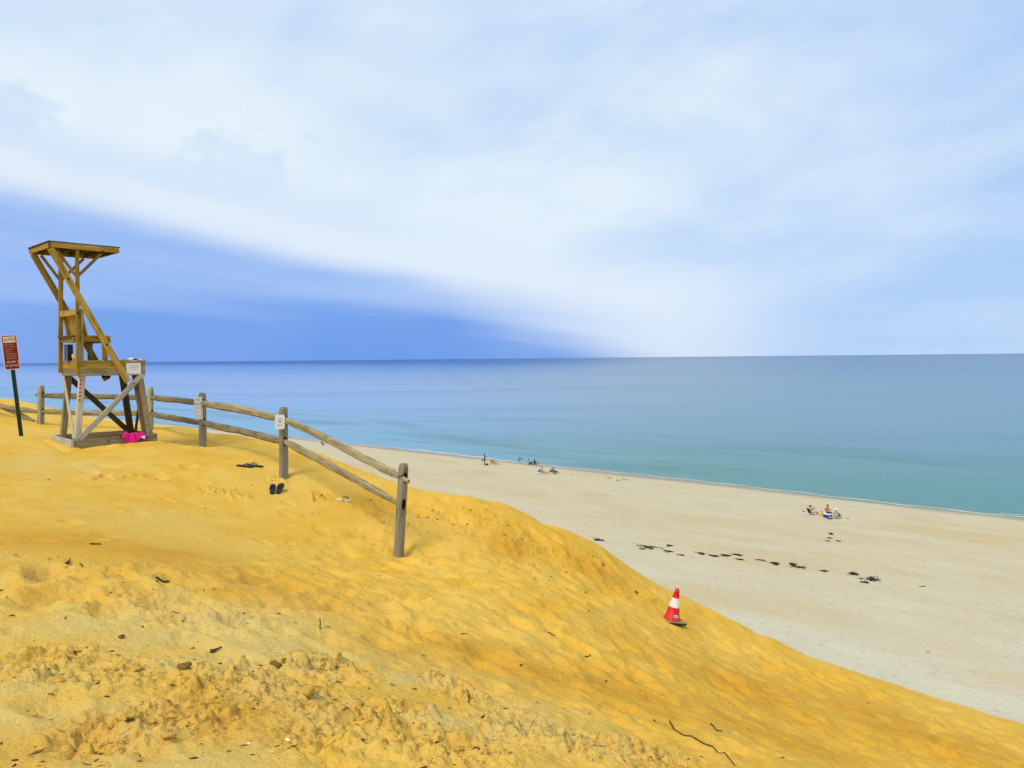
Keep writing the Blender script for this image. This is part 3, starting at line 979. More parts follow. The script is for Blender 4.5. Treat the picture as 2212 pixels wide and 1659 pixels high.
# chair seat and back
for k in range(4):
    x0 = .06 + (k + .5) * .66 / 4
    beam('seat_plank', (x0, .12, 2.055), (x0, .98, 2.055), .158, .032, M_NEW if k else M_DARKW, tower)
for w0 in (.15, .95):
    beam('seat_rail', (.07, w0, 1.995), (.69, w0, 1.995), .04, .085, M_NEW, tower)
beam('seat_rail', (.685, .12, 1.985), (.685, .98, 1.985), .04, .09, M_NEW, tower)
for w0 in (.16, .94):
    beam('seat_leg', (.61, w0, 1.61), (.61, w0, 1.952), .045, .09, M_NEW, tower, X3)
for k in range(5):
    w0 = .16 + k * .192
    beam('back_plank', (.29, w0, 2.06), (.195, w0, 2.55), .182, .026, M_NEW, tower, X3)
beam('back_rail', (.125, .10, 2.49), (.125, .99, 2.49), .035, .11, M_NEW, tower)
beam('back_rail', (.125, .10, 2.0), (.125, .99, 2.0), .035, .10, M_NEW, tower)
for w0 in (.145, .955):
    beam('back_stile', (.245, w0, 2.02), (.165, w0, 2.50), .04, .045, M_NEW, tower, X3)
# roof: fascia, joists, planks
R0, R1, RWn, RWf, RZ = -.30, .86, .02, 1.24, 3.665
beam('roof_fascia', (R0, RWn, RZ), (R1, RWn, RZ), .035, .095, M_NEW, tower)
beam('roof_fascia', (R0, RWf, RZ), (R1, RWf, RZ), .035, .095, M_NEW, tower)
beam('roof_fascia', (R0 + .0175, RWn + .02, RZ), (R0 + .0175, RWf - .02, RZ), .035, .094, M_NEW, tower)
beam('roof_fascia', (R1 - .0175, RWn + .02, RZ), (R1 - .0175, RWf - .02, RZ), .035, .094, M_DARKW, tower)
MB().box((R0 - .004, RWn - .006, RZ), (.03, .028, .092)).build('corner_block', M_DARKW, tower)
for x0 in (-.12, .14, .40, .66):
    beam('roof_joist', (x0, RWn + .02, RZ - .005), (x0, RWf - .02, RZ - .005), .035, .075, M_DARKW, tower)  # dark colour carries the shade under the roof
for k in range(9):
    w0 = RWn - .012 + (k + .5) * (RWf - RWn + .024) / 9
    beam('roof_plank', (R0 - .02, w0, RZ + .058), (R1 + .02, w0, RZ + .058), .132, .020, M_DARKW, tower)  # underside shade put into the plank colour
# things fixed to or left on the tower
sk = MB().prism(rounded(.045, .44, .004), 0, .002).build('sticker_strip', M_PALEPRINT, tower)
sk.matrix_local = Matrix.Translation((.142, .066, 1.06)) @ Matrix.Rotation(math.radians(90), 4, 'X') @ Matrix.Rotation(math.radians(-5.5), 4, 'Z')
for k, (h_, wd) in enumerate(((.06, .036), (.05, .034), (.035, .037), (.04, .036), (.045, .034), (.035, .036))):
    q = MB().prism(rounded(wd, h_, .008), .002, .003).build('print_block', M_REDPRINT, sk)
    q.matrix_local = Matrix.Translation((0, .185 - k * .072, 0))
MB().box((.157 - .04, .10, 1.40), (.004, .10, .17)).build('paint_patch', M_YPAINT, tower)
nt_ = empty('notice', mat=TM @ Matrix.Translation((1.08, .052, 1.447)) @ Matrix.Rotation(math.radians(90), 4, 'X'))
tag(nt_, 'white paper notice with faint grey lettering on the side of the chair platform', 'notice')
MB().prism(rounded(.265, .215, .004), 0, .003).build('sheet', M_WHITE, nt_)
for body, yy, sz in (('No Climbing', .065, .034), ('on Lifeguard', .022, .032), ('Stand', -.018, .030)):
    text_part('lettering', body, sz, M_GREYINK, nt_, Matrix.Translation((0, yy, .0045)))
MB().prism(rounded(.20, .006, .002), .0035, .0045).build('ruled_line', M_GREYINK, nt_, Matrix.Translation((0, -.082, 0)))
bx = empty('black_box', mat=TM @ Matrix.Translation((.125, .58, 1.61)))
tag(bx, 'tall black box with a row of white dots on the chair deck under the seat', 'box')
MB().box((0, 0, .15), (.09, .20, .30)).build('case', M_BLACKG, bx)
for k in range(12):
    MB().box((-.0465, -.02, .025 + k * .0225), (.003, .010, .010)).build('dot', M_WHITE, bx)
bn = MB()
for k in range(14):
    a = random.uniform(0, 6.28)
    bn.tube([(0.02 * math.cos(a), .05 * math.sin(a), .005), (.03 * math.sin(a), .03 * math.cos(a + 1), .06 + .004 * k), (.02 * math.cos(a + 2), .04 * math.sin(a), .10)], .022, 7)
bnd = bn.build('cloth_bundle', plain('beige_cloth', (0.62, 0.42, 0.27), 0.9, .2, 30, .4), None, TM @ Matrix.Translation((.155, .36, 1.613)), True)
tag(bnd, 'small crumpled beige cloth bundle beside the black box on the chair deck', 'cloth')
wc = MB()
NX, NY = 10, 6
vs = [(.28 * i / NX, .3 * j / NY, .010 + .012 * math.sin(i * .9) * math.sin(j) + (.03 if 3 < i < 8 else 0) * math.sin((i - 3) / 4 * 3.1)) for i in range(NX + 1) for j in range(NY + 1)]
wc.add(vs, [(i * (NY + 1) + j, (i + 1) * (NY + 1) + j, (i + 1) * (NY + 1) + j + 1, i * (NY + 1) + j + 1) for i in range(NX) for j in range(NY)])
wo = wc.build('white_sheet', M_WHITE, None, TM @ Matrix.Translation((.98, .06, 1.612)), True)
wo.modifiers.new('thick', 'SOLIDIFY').thickness = .004
tag(wo, 'rumpled white sheet lying on the seaward end of the chair deck', 'sheet')

# pink towel flung over the near base beam
NU, NV = 34, 30
vs = []
for i in range(NU + 1):
    u = i / NU
    for j in range(NV + 1):
        v = j / NV
        prof = [(.16, .05), (.115, .135), (.095, .185), (.045, .192), (-.012, .182), (-.032, .11), (-.055, .03), (-.085, -.03)]
        hem = 1.0 - .16 * (0.5 + 0.5 * math.sin(u * 9 + 1.0)) - .10 * u * (u > .6) - .25 * max(0, .16 - u) * 4
        q = v * hem * (len(prof) - 1)
        k = min(int(q), len(prof) - 2); f = q - k
        yy = prof[k][0] * (1 - f) + prof[k + 1][0] * f; zz = prof[k][1] * (1 - f) + prof[k + 1][1] * f
        fall = max(0, v - .45) * 1.8
        fold = math.sin(u * 23 + 2.2 * math.sin(v * 3)) * .016 + math.sin(u * 41 + v * 5) * .007
        vs.append((.78 + .45 * u + .03 * math.sin(v * 4 + u * 3) * (1 - .4 * fall) + (.045 if u < .2 else 0) * fall,
                   yy - abs(fold) * (0.6 + fall) - .006 - .02 * fall,
                   zz + .022 + fold * .6 + .012 * math.sin(u * 15 + v * 9)))
tw = MB().add(vs, [(i * (NV + 1) + j, (i + 1) * (NV + 1) + j, (i + 1) * (NV + 1) + j + 1, i * (NV + 1) + j + 1) for i in range(NU) for j in range(NV)])
towel = tw.build('towel', M_PINK, None, TM, True)
sm_ = towel.modifiers.new('thick', 'SOLIDIFY'); sm_.thickness = .008
tag(towel, 'bright pink towel flung over the base beam of the lifeguard chair', 'towel')
MB().add([(1.13, -.105, .155), (1.205, -.095, .17), (1.20, -.105, .10), (1.14, -.108, .125)], [(0, 3, 2, 1)]).build('white_corner', M_WHITE, towel).modifiers.new('t', 'SOLIDIFY').thickness = .004

# ------------------------------------------------------------------ split rail fence
fence = empty('split_rail_fence', at(438, 968, 16.0))
tag(fence, 'weathered split rail fence running along the dune edge', 'fence')
bpy.context.view_layer.update()
FINV = Matrix.Translation(fence.location).inverted()


def fence_post(top, bot, along, slots, w=.135, t=.115):
    """post with rounded shoulders and two mortised slots; `along` is the direction the rails run"""
    top = Vector(top); bot = Vector(bot)
    M, L = frame(bot - (top - bot).normalized() * .35, top, along)
    prof = [(0, 1), (L * .3, 1.0), (L * .6, 1.0), (L * .85, .985), (L - .075, .97), (L - .03, .86), (L, .60)]
    vs = []; n = 14
    for x, sc in prof:
        for k in range(n):
            a = 2 * math.pi * k / n
            ca, sa = math.cos(a), math.sin(a)
            ex = 0.55
            yy = math.copysign(abs(ca) ** ex, ca) * w / 2 * sc; zz = math.copysign(abs(sa) ** ex, sa) * t / 2 * sc
            vs.append((x + random.uniform(-.006, .006) * (x == L), yy + random.uniform(-.003, .003), zz + random.uniform(-.003, .003)))
    fs = [(i * n + k, (i + 1) * n + k, (i + 1) * n + (k + 1) % n, i * n + (k + 1) % n) for i in range(len(prof) - 1) for k in range(n)]
    fs += [tuple(range(n)), tuple((len(prof) - 1) * n + k for k in range(n - 1, -1, -1))]
    o = MB().add(fs and vs, fs).build('post', M_POST, fence, FINV @ M)
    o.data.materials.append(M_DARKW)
    bm = bmesh.new(); bm.from_mesh(o.data); bmesh.ops.recalc_face_normals(bm, faces=bm.faces); bm.to_mesh(o.data); bm.free()
    cm = MB()
    for sp in slots:
        h = (Vector(sp) - M.translation).dot(M.to_3x3().col[0])
        ol = [(h + .085 * math.cos(a) * (1 if abs(math.cos(a)) < .95 else .96), .032 * math.sin(a) * 1.15) for a in [2 * math.pi * k / 12 for k in range(12)]]
        nn = 12
        cm.add([(x, y, -.3) for x, y in ol] + [(x, y, .3) for x, y in ol],
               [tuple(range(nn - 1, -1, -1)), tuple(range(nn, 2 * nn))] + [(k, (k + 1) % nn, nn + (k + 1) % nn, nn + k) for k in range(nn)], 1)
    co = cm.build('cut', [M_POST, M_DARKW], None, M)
    bpy.context.view_layer.update()
    md = o.modifiers.new('b', 'BOOLEAN'); md.operation = 'DIFFERENCE'; md.object = co; md.solver = 'EXACT'
    dg = bpy.context.evaluated_depsgraph_get()
    me = bpy.data.meshes.new_from_object(o.evaluated_get(dg))
    o.modifiers.clear(); o.data = me; me.name = 'post'
    bpy.data.objects.remove(co)
    return o


PD = {0: 18.5, 1: 18.5, 2: 16.0, 3: 13.3, 4: 11.0, -1: 20.5}
tops = {-1: (-78, 822), 0: (89, 833), 1: (325, 836), 2: (437, 848), 3: (612, 879), 4: (872, 1001)}
bots = {-1: (-80, 890), 0: (88, 920), 1: (325, 930), 2: (438, 970), 3: (613, 1030), 4: (861, 1203)}
slotpx = {-1: [(-78, 846), (-78, 872)], 0: [(89, 852), (89, 888)], 1: [(325, 857), (325, 891)], 2: [(436, 870), (437, 911)], 3: [(613, 905), (613, 953)], 4: [(869, 1031), (864, 1088)]}
PT = {k: at(*tops[k], PD[k]) for k in tops}; PB = {k: at(*bots[k], PD[k]) for k in bots}
SL = {k: [at(*q, PD[k]) for q in slotpx[k]] for k in slotpx}
order = [-1, 0, 1, 2, 3, 4]
for k in order:
    if k in (-1, 4):
        al = PT[0] - PT[-1] if k == -1 else PT[4] - PT[3]
    else:
        al = (PT[order[order.index(k) + 1]] - PT[k]).normalized() + (PT[k] - PT[order[order.index(k) - 1]]).normalized()
    al.z = 0
    fence_post(PT[k], PB[k], al.normalized(), SL[k], .145 if k in (0, 2, 3) else .13)


def rail(p0, p1, sag, r0=.062, r1=.058, ext0=.12, ext1=.12, flat=(.85, 1.1)):
    p0 = Vector(p0); p1 = Vector(p1)
    d = (p1 - p0).normalized()
    p0 = p0 - d * ext0; p1 = p1 + d * ext1
    M, L = frame(p0, p1)
    n = 16
    pts = []; rad = []
    ph = random.uniform(0, 6)
    for i in range(n + 1):
        f = i / n
        pts.append((L * f, .010 * math.sin(f * 5 + ph), -sag * 4 * f * (1 - f) + .005 * math.sin(f * 9 + ph * 2)))
        tap = min(1, .50 + 3.2 * min(f, 1 - f))
        rad.append((r0 * (1 - f) + r1 * f) * tap * random.uniform(.94, 1.05))
    return MB().tube(pts, rad, 6, jit=.09, sq=flat).build('rail', M_FENCE, fence, FINV @ M, False)


OFF = Vector((0, 0, -.01))
for a, b, s1, s2 in ((0, 1, .012, .015), (1, 2, .0, .03), (2, 3, -.02, .0), (3, 4, -.02, -.02)):
    for h in (0, 1):
        p0, p1 = SL[a][h] + OFF, SL[b][h] + OFF
        sd_ = (p1 - p0).cross(Vector((0, 0, 1))).normalized() * (.018 if h == 0 else -.012)
        e1 = .17 if (b == 4 and h == 0) else (.0 if b == 4 else .12)
        rail(p0 - sd_ * .4, p1 + sd_ * .4, s1 if h == 0 else s2, .072 if a == 2 and h == 0 else .064, .06, .14, e1)
rail(at(-78, 859, 20.5), at(86, 890, 18.5), .03)                              # left bay, lower slot
g_ = on_dune(70, 913)
rail(at(-78, 838, 20.5), g_ + Vector((0, 0, .03)), .02, ext1=.05)             # left bay, dropped to the sand
# cord round the top rail and a bent wire on the last post
c0 = SL[3][0].lerp(SL[4][0], .93)
fd = (SL[4][0] - SL[3][0]).normalized(); s_ = fd.cross(Vector((0, 0, 1))).normalized(); u_ = s_.cross(fd)
MB().tube([c0 - fence.location + (s_ * math.cos(a) * .060 + u_ * math.sin(a) * .064) for a in [2 * math.pi * k / 16 for k in range(17)]], .004, 6).build('cord', M_ROPE, fence)
cf = -Vector((PT[4].x, PT[4].y, 0)).normalized()
b_ = PT[4] - fence.location
MB().tube([b_ + cf * .07 + Vector((.04, 0, -.06)), b_ + cf * .085 + Vector((.02, 0, -.12)), b_ + cf * .08 + Vector((-.03, 0, -.16)), b_ + cf * .07 + Vector((-.075, 0, -.19)), b_ + cf * .06 + Vector((-.085, 0, -.16))], .006, 6).build('wire', M_BOLT, fence)


# ------------------------------------------------------------------ signs
def facing(p, tilt=0.0, yaw=0.0):
    """upright frame at p: x to the viewer's right, y up, z towards where the photographer stands"""
    z = Vector((EYE.x - p.x, EYE.y - p.y, 0)).normalized()
    z = Matrix.Rotation(yaw, 3, 'Z') @ z
    y = Vector((0, 0, 1)); x = y.cross(z)
    M = Matrix(((x.x, y.x, z.x, p.x), (x.y, y.y, z.y, p.y), (x.z, y.z, z.z, p.z), (0, 0, 0, 1)))
    return M @ Matrix.Rotation(tilt, 4, 'Z')


foot = on_dune(46, 942)
dS = (foot - EYE).dot(_f)
topS = at(22, 725, dS)
leanS = math.atan2((foot - topS).dot(RIGHT), (topS - foot).z)
sgn = empty('caution_sign', mat=facing(foot, leanS * 0.73, math.radians(3)))
tag(sgn, 'maroon CAUTION warning sign on a leaning green steel post', 'sign')
Hs = (topS - foot).length
u1 = MB()
u1.add([(x, y, z) for y in (-.3, Hs - .06) for x, z in ((-.036, 0), (-.022, 0), (-.014, -.022), (.014, -.022), (.022, 0), (.036, 0), (.036, -.005), (.020, -.006), (.012, -.028), (-.012, -.028), (-.020, -.006), (-.036, -.005))],
       [(k, (k + 1) % 12, 12 + (k + 1) % 12, 12 + k) for k in range(12)] + [tuple(range(12)), tuple(range(23, 11, -1))])
u1.build('steel_post', M_GREENPOST, sgn)
PH, PW = .67, .262
pl = MB().prism(rounded(PW, PH, .03), .002, .006).build('plate', M_EDGE, sgn, Matrix.Translation((0.0, Hs - PH / 2, 0)))
MB().prism(rounded(PW - .028, PH - .028, .024), .0062, .0072).build('red_field', M_MAROON, pl)
MB().prism(rounded(PW - .056, .115, .016), .0074, .0084).build('cream_panel', M_CREAM, pl, Matrix.Translation((0, PH / 2 - .088, 0)))
text_part('lettering', 'CAUTION', .083, M_INK, pl, Matrix.Translation((0, PH / 2 - .090, .0095)), sx=.64)
for body, yy, sz, xx in (('Potential hazards at', .150, .034, -.142), ('these waters may include', .105, .030, -.142), ('- Rip currents', .060, .034, -.115), ('- Heavy surf', .018, .034, -.115),
                         ('- Dangerous marine', -.026, .034, -.115), ('life including sharks,', -.070, .034, -.093), ('seals, jellyfish, etc.', -.112, .034, -.093)):
    text_part('lettering', body, sz, M_PINKTXT, pl, Matrix.Translation((xx * .79, yy, .0085)), 'LEFT', sx=.63)
text_part('lettering', 'USE AREA', .052, M_CREAM, pl, Matrix.Translation((-.01, -.185, .0085)), sx=.68)
text_part('lettering', 'AT OWN RISK', .052, M_CREAM, pl, Matrix.Translation((0, -.255, .0085)), sx=.64)
for yy in (-.165, -.205):
    MB().prism(rounded(.03, .022, .004), .0074, .0086).build('sticker', M_GREYINK, pl, Matrix.Translation((.107, yy, 0)) @ Matrix.Rotation(.4, 4, 'Z'))
for yy in (PH / 2 - .02, -PH / 2 + .025):
    MB().lathe([(.007, .006), (.007, .0105), (.003, .0115)], 8).build('bolt', M_STEEL, pl, Matrix.Translation((0, yy, 0)))

d2_ = PD[2] - .12
sp_ = at(428.5, 881.5, d2_)
s2 = empty('dune_sign', mat=facing(sp_, math.radians(1.2), math.radians(18)))
tag(s2, 'narrow white DO NOT WALK ON DUNES sign on a fence post', 'sign')
MB().prism(rounded(.155, .46, .022), 0, .004).build('plate', M_WHITE, s2)
ring = rounded(.128, .425, .014)
inn = rounded(.118, .415, .010)
nn = len(ring)
MB().add([(x, y, .0052) for x, y in ring] + [(x, y, .0052) for x, y in inn] , [(k, (k + 1) % nn, nn + (k + 1) % nn, nn + k) for k in range(nn)]).build('border_line', M_INK, s2)
for body, yy, m_ in (('DO', .165, M_INK), ('NOT', .085, M_INK), ('WALK', 0, M_GREYINK), ('ON', -.080, M_GREYINK), ('DUNES', -.160, M_GREYINK)):
    text_part('lettering', body, .058, m_, s2, Matrix.Translation((0, yy, .0055)), sx=.9 if len(body) < 4 else .68)

d3_ = PD[3] - .14
sp_ = at(604.5, 911.5, d3_)
s3 = empty('symbol_sign', mat=facing(sp_, math.radians(-2.5), math.radians(14)))
tag(s3, 'white square sign with a grey circular emblem on a fence post', 'sign')
MB().prism(rounded(.165, .245, .022), 0, .004).build('plate', M_WHITE, s3)


def ringmesh(r0, r1, a0, a1, z, n=24):
    vs = []
    for k in range(n + 1):
        a = math.radians(a0 + (a1 - a0) * k / n)
        vs += [(r0 * math.cos(a), r0 * math.sin(a), z), (r1 * math.cos(a), r1 * math.sin(a), z)]
    return MB().add(vs, [(2 * k, 2 * k + 1, 2 * k + 3, 2 * k + 2) for k in range(n)])


ringmesh(.050, .0525, 0, 360, .0055, 40).build('emblem_ring', M_GREYINK, s3)
for a0, a1 in ((60, 82), (86, 104), (108, 124), (230, 248), (252, 274), (286, 304)):
    ringmesh(.052, .066, a0, a1, .0057, 6).build('emblem_word', M_GREYINK, s3)
MB().prism([(-.022, .004), (-.006, -.004), (.012, .006), (.020, .018), (.004, .020), (-.012, .016)], .0048, .0058).build('emblem_mark', M_INK, s3)
MB().prism([(.006, -.004), (.010, -.004), (.013, -.028), (.008, -.026)], .0048, .0058).build('emblem_mark', M_GREYINK, s3)

# ------------------------------------------------------------------ traffic cone
cb = on_dune(1451, 1341)
nx_ = Vector((float(dune_top(cb.x - .3, cb.y) - dune_top(cb.x + .3, cb.y)), float(dune_top(cb.x, cb.y - .3) - dune_top(cb.x, cb.y + .3)), .6)).normalized()
ctop = at(1464, 1278, (cb - EYE).dot(_f))
caxis = (ctop - cb).normalized().lerp(Vector((0, 0, 1)), .1).normalized()
CH = 0.475
M, _ = frame(cb, cb + caxis)
cone = empty('traffic_cone', mat=Matrix.Translation(cb + Vector((0, 0, .012))) @ Vector((0, 0, 1)).rotation_difference(caxis).to_matrix().to_4x4() @ Matrix.Rotation(math.radians(20), 4, 'Z'))
tag(cone, 'red and white traffic cone standing on the sand slope', 'traffic cone')
cz = lambda z: .112 - (.112 - .028) * (z - .03) / (CH - .03)
MB().prism(rounded(.345, .345, .05, 5), 0, .022).build('base', [M_CONEBASE], cone)
MB().prism(rounded(.353, .353, .053, 5), -.016, .010).build('base_skirt', [M_BLACK], cone)
MB().lathe([(.135, .0225), (.124, .032), (cz(.05), .05), (cz(.20), .20), (cz(.36), .36), (cz(.43), .43), (cz(.43) + .003, .433), (cz(.44) + .002, .443), (cz(.445), .446), (cz(CH), CH), (cz(CH) - .006, CH + .002), (.018, CH - .02)], 28).build('body', M_REDCONE, cone, None, True)
MB().lathe([(cz(.205) + .0022, .205), (cz(.34) + .0022, .34)], 28, close=False).build('white_band', M_REFLECT, cone, None, True)
lb = []
for k in range(7):
    a = math.radians(-98 - 20 + 7 * k + 6)
    for z in (.068, .105): lb.append(((cz(z) + .003) * math.cos(a), (cz(z) + .003) * math.sin(a), z))
lbl = MB().add(lb, [(2 * k, 2 * k + 2, 2 * k + 3, 2 * k + 1) for k in range(6)]).build('label_sticker', plain('label_cream', (.80, .66, .50), .6, .05), cone)
lb = []
for k in range(6):
    a = math.radians(-98 - 20 + 6 * k + 10)
    for z in (.080, .094 - .004 * (k % 2)): lb.append(((cz(z) + .0045) * math.cos(a), (cz(z) + .0045) * math.sin(a), z))
MB().add(lb, [(2 * k, 2 * k + 2, 2 * k + 3, 2 * k + 1) for k in (0, 1, 3, 4)]).build('print', M_INK, lbl)


# ------------------------------------------------------------------ flip-flops
def sandal(px, py, ang, label, msole, mstrap, pitch=0.0, L=.28, flip=False, group=None, dz_=0.0):
    p = on_dune(px, py)
    ex = .12
    n = Vector((float(dune_top(p.x - ex, p.y) - dune_top(p.x + ex, p.y)), float(dune_top(p.x, p.y - ex) - dune_top(p.x, p.y + ex)), 2 * ex)).normalized()
    M = Matrix.Translation(p + n * (.012 + dz_)) @ Vector((0, 0, 1)).rotation_difference(n).to_matrix().to_4x4() @ Matrix.Rotation(ang, 4, 'Z') @ Matrix.Rotation(pitch, 4, 'Y')
    r = empty('flip_flop', mat=M)
    tag(r, label, 'flip-flop', group)
    ol = []
    for k in range(28):
        a = 2 * math.pi * k / 28
        x = math.cos(a) * L / 2
        w = .049 + .010 * (x / (L / 2)) - .010 * math.exp(-((x + .02) / .06) ** 2)
        ol.append((x, math.sin(a) * w * (1.18 if abs(math.sin(a)) < .85 else 1.0)))
    MB().prism(ol, -.010, .012).build('sole', msole, r)
    MB().prism([(x * .9, y * .86) for x, y in ol], .0125, .0145).build('footbed', M_BLACKG if msole is M_BLACK else M_STRAW, r)
    for sy in (-1, 1):
        pts = [(.085, 0, .012), (.078, .006 * sy, .030), (.045, .026 * sy, .048), (.005, .038 * sy, .042), (-.03, .042 * sy, .012)]
        MB().tube(pts, [.006, .007, .011, .011, .008], 7, sq=(1.0, .45)).build('strap', mstrap, r, None, True)
    return r


sandal(529, 1007, math.radians(8), 'black flip-flop, left one of the pair lying sideways below the second post', M_BLACK, M_BLACKG, 0.03, .29)
sandal(551, 1006, math.radians(182), 'black flip-flop, right one of the pair lying sideways below the second post', M_BLACK, M_BLACKG, 0, .29)
sandal(588, 1060, math.radians(104), 'black flip-flop, left one of the upright pair in front of the emblem sign post', M_BLACK, M_BLACKG, -.30, .27, dz_=.035)
sandal(604, 1059, math.radians(92), 'black flip-flop, right one of the upright pair in front of the emblem sign post', M_BLACK, M_BLACKG, -.34, .28, dz_=.04)
sandal(742, 1079, math.radians(10), 'single pale flip-flop with a dark strap lying near the last post', M_STRAW, M_DARKSTRAP, 0, .25)


# ------------------------------------------------------------------ twigs, clods, litter on the dune
def twig(pxs, r, label, lift=None):
    P = []
    for k, q in enumerate(pxs):
        p = on_dune(q[0], q[1])
        P.append(p + Vector((0, 0, r * .8 + (lift[k] if lift else 0) + random.uniform(0, r))))
    Q = []
    for a, b in zip(P[:-1], P[1:]):
        for f in (0, .2, .4, .6, .8):
            q = a.lerp(b, f) + Vector((random.uniform(-r, r), random.uniform(-r, r), 0)) * .6
            if not lift: q.z = float(dune_z(q.x, q.y)[0]) + r * 1.1
            Q.append(q)
    Q.append(P[-1])
    c = Q[0].copy()
    o = MB().tube([q - c for q in Q], [r * (1 - .5 * i / len(Q)) for i in range(len(Q))], 6, jit=.12).build('twig', M_TWIG, None, Matrix.Translation(c), True)
    return tag(o, label, 'twig', 'twigs lying on the dune')


r3 = lambda x, y: ((1280 + x / 1.728) / 1.736, (2160 + y / 1.728) / 1.736)
r7 = lambda x, y: ((x / 1.728) / 1.736, (2160 + y / 1.728) / 1.736)
twig([(1447, 1562), (1470, 1586), (1510, 1605), (1545, 1620), (1578, 1641), (1596, 1657)], .0055, 'long thin curving root at the bottom edge below the cone')
twig([r3(2022, 925), r3(2030, 950), r3(2045, 962)], .005, 'short bent twig just above the long curving root')
twig([r3(1340, 388), r3(1360, 404), r3(1388, 408)], .006, 'small curved twig on the smooth slope left of the cone')
twig([r3(1548, 488), r3(1560, 502), r3(1575, 513)], .006, 'upper of two dark twigs below and left of the cone')
twig([r3(1580, 535), r3(1600, 540), r3(1620, 540)], .006, 'lower of two dark twigs below and left of the cone')
twig([r3(826, 835), r3(826, 835)], .006, 'small hooked stick standing up in the lower middle foreground', [-.03, .06])
twig([r7(2075, 345), r7(2075, 345)], .006, 'thin dark stick standing upright in the middle of the slope', [-.03, .075])
twig([r7(1085, 208), r7(1165, 215)], .008, 'straight dark twig on the pale ground at the left, lowest of four')
twig([r7(1370, 474), r7(1400, 470), r7(1437, 464)], .011, 'thick short stick above the broken crust in the left foreground')
twig([r7(1012, 22), r7(1050, 15), r7(1096, 9)], .009, 'dark forked stick on the orange band left of centre')
twig([r7(772, 22), r7(828, 26)], .008, 'dark short stick left of the forked one on the orange band')
twig([z3(750, 777), z3(800, 783), z3(846, 786)], .009, 'dark straight stick lying below the scratched line at the left')
twig([z3(548, 948), z3(566, 930), z3(582, 915)], .010, 'short slanting stick beside the looped twig at the left')
twig([z3(600, 966), z3(645, 962), z3(680, 950), z3(684, 938), z3(660, 930)], .008, 'looped curling twig lying on the sand at the far left')
twig([(2560 / 1.736 + 182 / 3, 1570), (1548, 1584), (1560, 1586)], .006, 'thin twig right of the long curving root')


def rock(r, seed, flat=.7, sub=2):
    bm = bmesh.new()
    bmesh.ops.create_icosphere(bm, subdivisions=sub, radius=r)
    g = random.Random(seed)
    offs = [Vector((g.uniform(-1, 1), g.uniform(-1, 1), g.uniform(-1, 1))).normalized() for _ in range(9)]
    for v in bm.verts:
        d = v.co.normalized(); k = 1.0
        for o in offs: k -= .62 * max(0, d.dot(o) - .50) * g.uniform(.85, 1.1)
        v.co = v.co * k; v.co.z *= flat
    vs = [v.co.copy() for v in bm.verts]; fs = [tuple(v.index for v in f.verts) for f in bm.faces]
    bm.free()
    return vs, fs


def clod_mat(name, c0, c1):
    m, nt, p = new_mat(name)
    tcn = nt.n.new('ShaderNodeTexCoord')
    nz = nt.noise(tcn.outputs['Object'], 34.0, 4, .65)
    nt.put(p.inputs['Base Color'], nt.mix(nt.lin(nz, .3, .7), c0, c1))
    p.inputs['Roughness'].default_value = .95
    p.inputs['Specular IOR Level'].default_value = .1
    nt.put(p.inputs['Normal'], nt.bump(nz, .7, .02))
    return m


M_CLOD = clod_mat('sand_crust', (.46, .25, .035), (.74, .45, .085))
M_DCLOD = clod_mat('dark_crust', (.13, .075, .016), (.30, .17, .035))
M_BIT = clod_mat('plant_bits', (.045, .026, .008), (.15, .085, .022))
for px, py, r, m_, lab in ((398, 1441, .046, M_DCLOD, 'square dark lump of crust in the left foreground'), (598, 1441, .050, M_DCLOD, 'jagged dark slab of crust right of the square lump'), (616, 1440, .034, M_DCLOD, 'upright dark flake of crust beside the jagged slab'),
                           (70, 1530, .030, M_CLOD, 'round pale pebble-like clod near the left edge'), (125, 1458, .045, M_CLOD, 'rounded sand clod above the lower left corner'), (265, 1376, .028, M_DCLOD, 'small dark clod on the pale ground at the left'),
                           (205, 1462, .032, M_CLOD, 'small rounded clod between two bigger clods at the left'), (365, 1599, .035, M_CLOD, 'pale clod below the cracked crust in the left foreground'), (668, 1514, .050, M_CLOD, 'wedge-shaped clod at the right end of the broken crust'),
                           (280, 1443, .060, M_CLOD, 'wide pale clod with a cracked edge left of the square lump'), (277, 1560, .055, M_CLOD, 'cracked slab of crust in the lower left foreground')):
    p = on_dune(px, py)
    vs, fs = rock(r, px, .62)
    o = MB().add(vs, fs).build('sand_clod', m_, None, Matrix.Translation(p + Vector((0, 0, r * .22))) @ Matrix.Rotation(px, 4, 'Z'))
    tag(o, lab, 'clod', 'loose clods in the foreground')
for px, py, r, lab in ((512, 957, .045, 'white shell fragment on the sand behind the second post'), (932 / 1.728 / 1.736 + 737.3, 1591, .011, 'tiny white shell chip in the lower middle foreground'), (538, 1601, .011, 'white shell chip left of the cigarette butt')):
    p = on_dune(px, py)
    vs, fs = rock(r, int(px), .35)
    tag(MB().add(vs, fs).build('shell', M_SHELL, None, Matrix.Translation(p + Vector((0, 0, r * .2)))), lab, 'shell')
p = on_dune(625, 1598)
cg = empty('cigarette_butt', mat=Matrix.Translation(p + Vector((0, 0, .008))) @ Matrix.Rotation(-.6, 4, 'Z'))
tag(cg, 'white and tan cigarette butt lying in the left foreground', 'cigarette butt')
MB().tube([(-.022, 0, 0), (.002, 0, 0)], .0055, 8).build('paper', M_WHITE, cg)
MB().tube([(.0022, 0, 0), (.03, 0, 0)], .0056, 8).build('filter', plain('cork_tip', (.6, .3, .08), .7), cg)

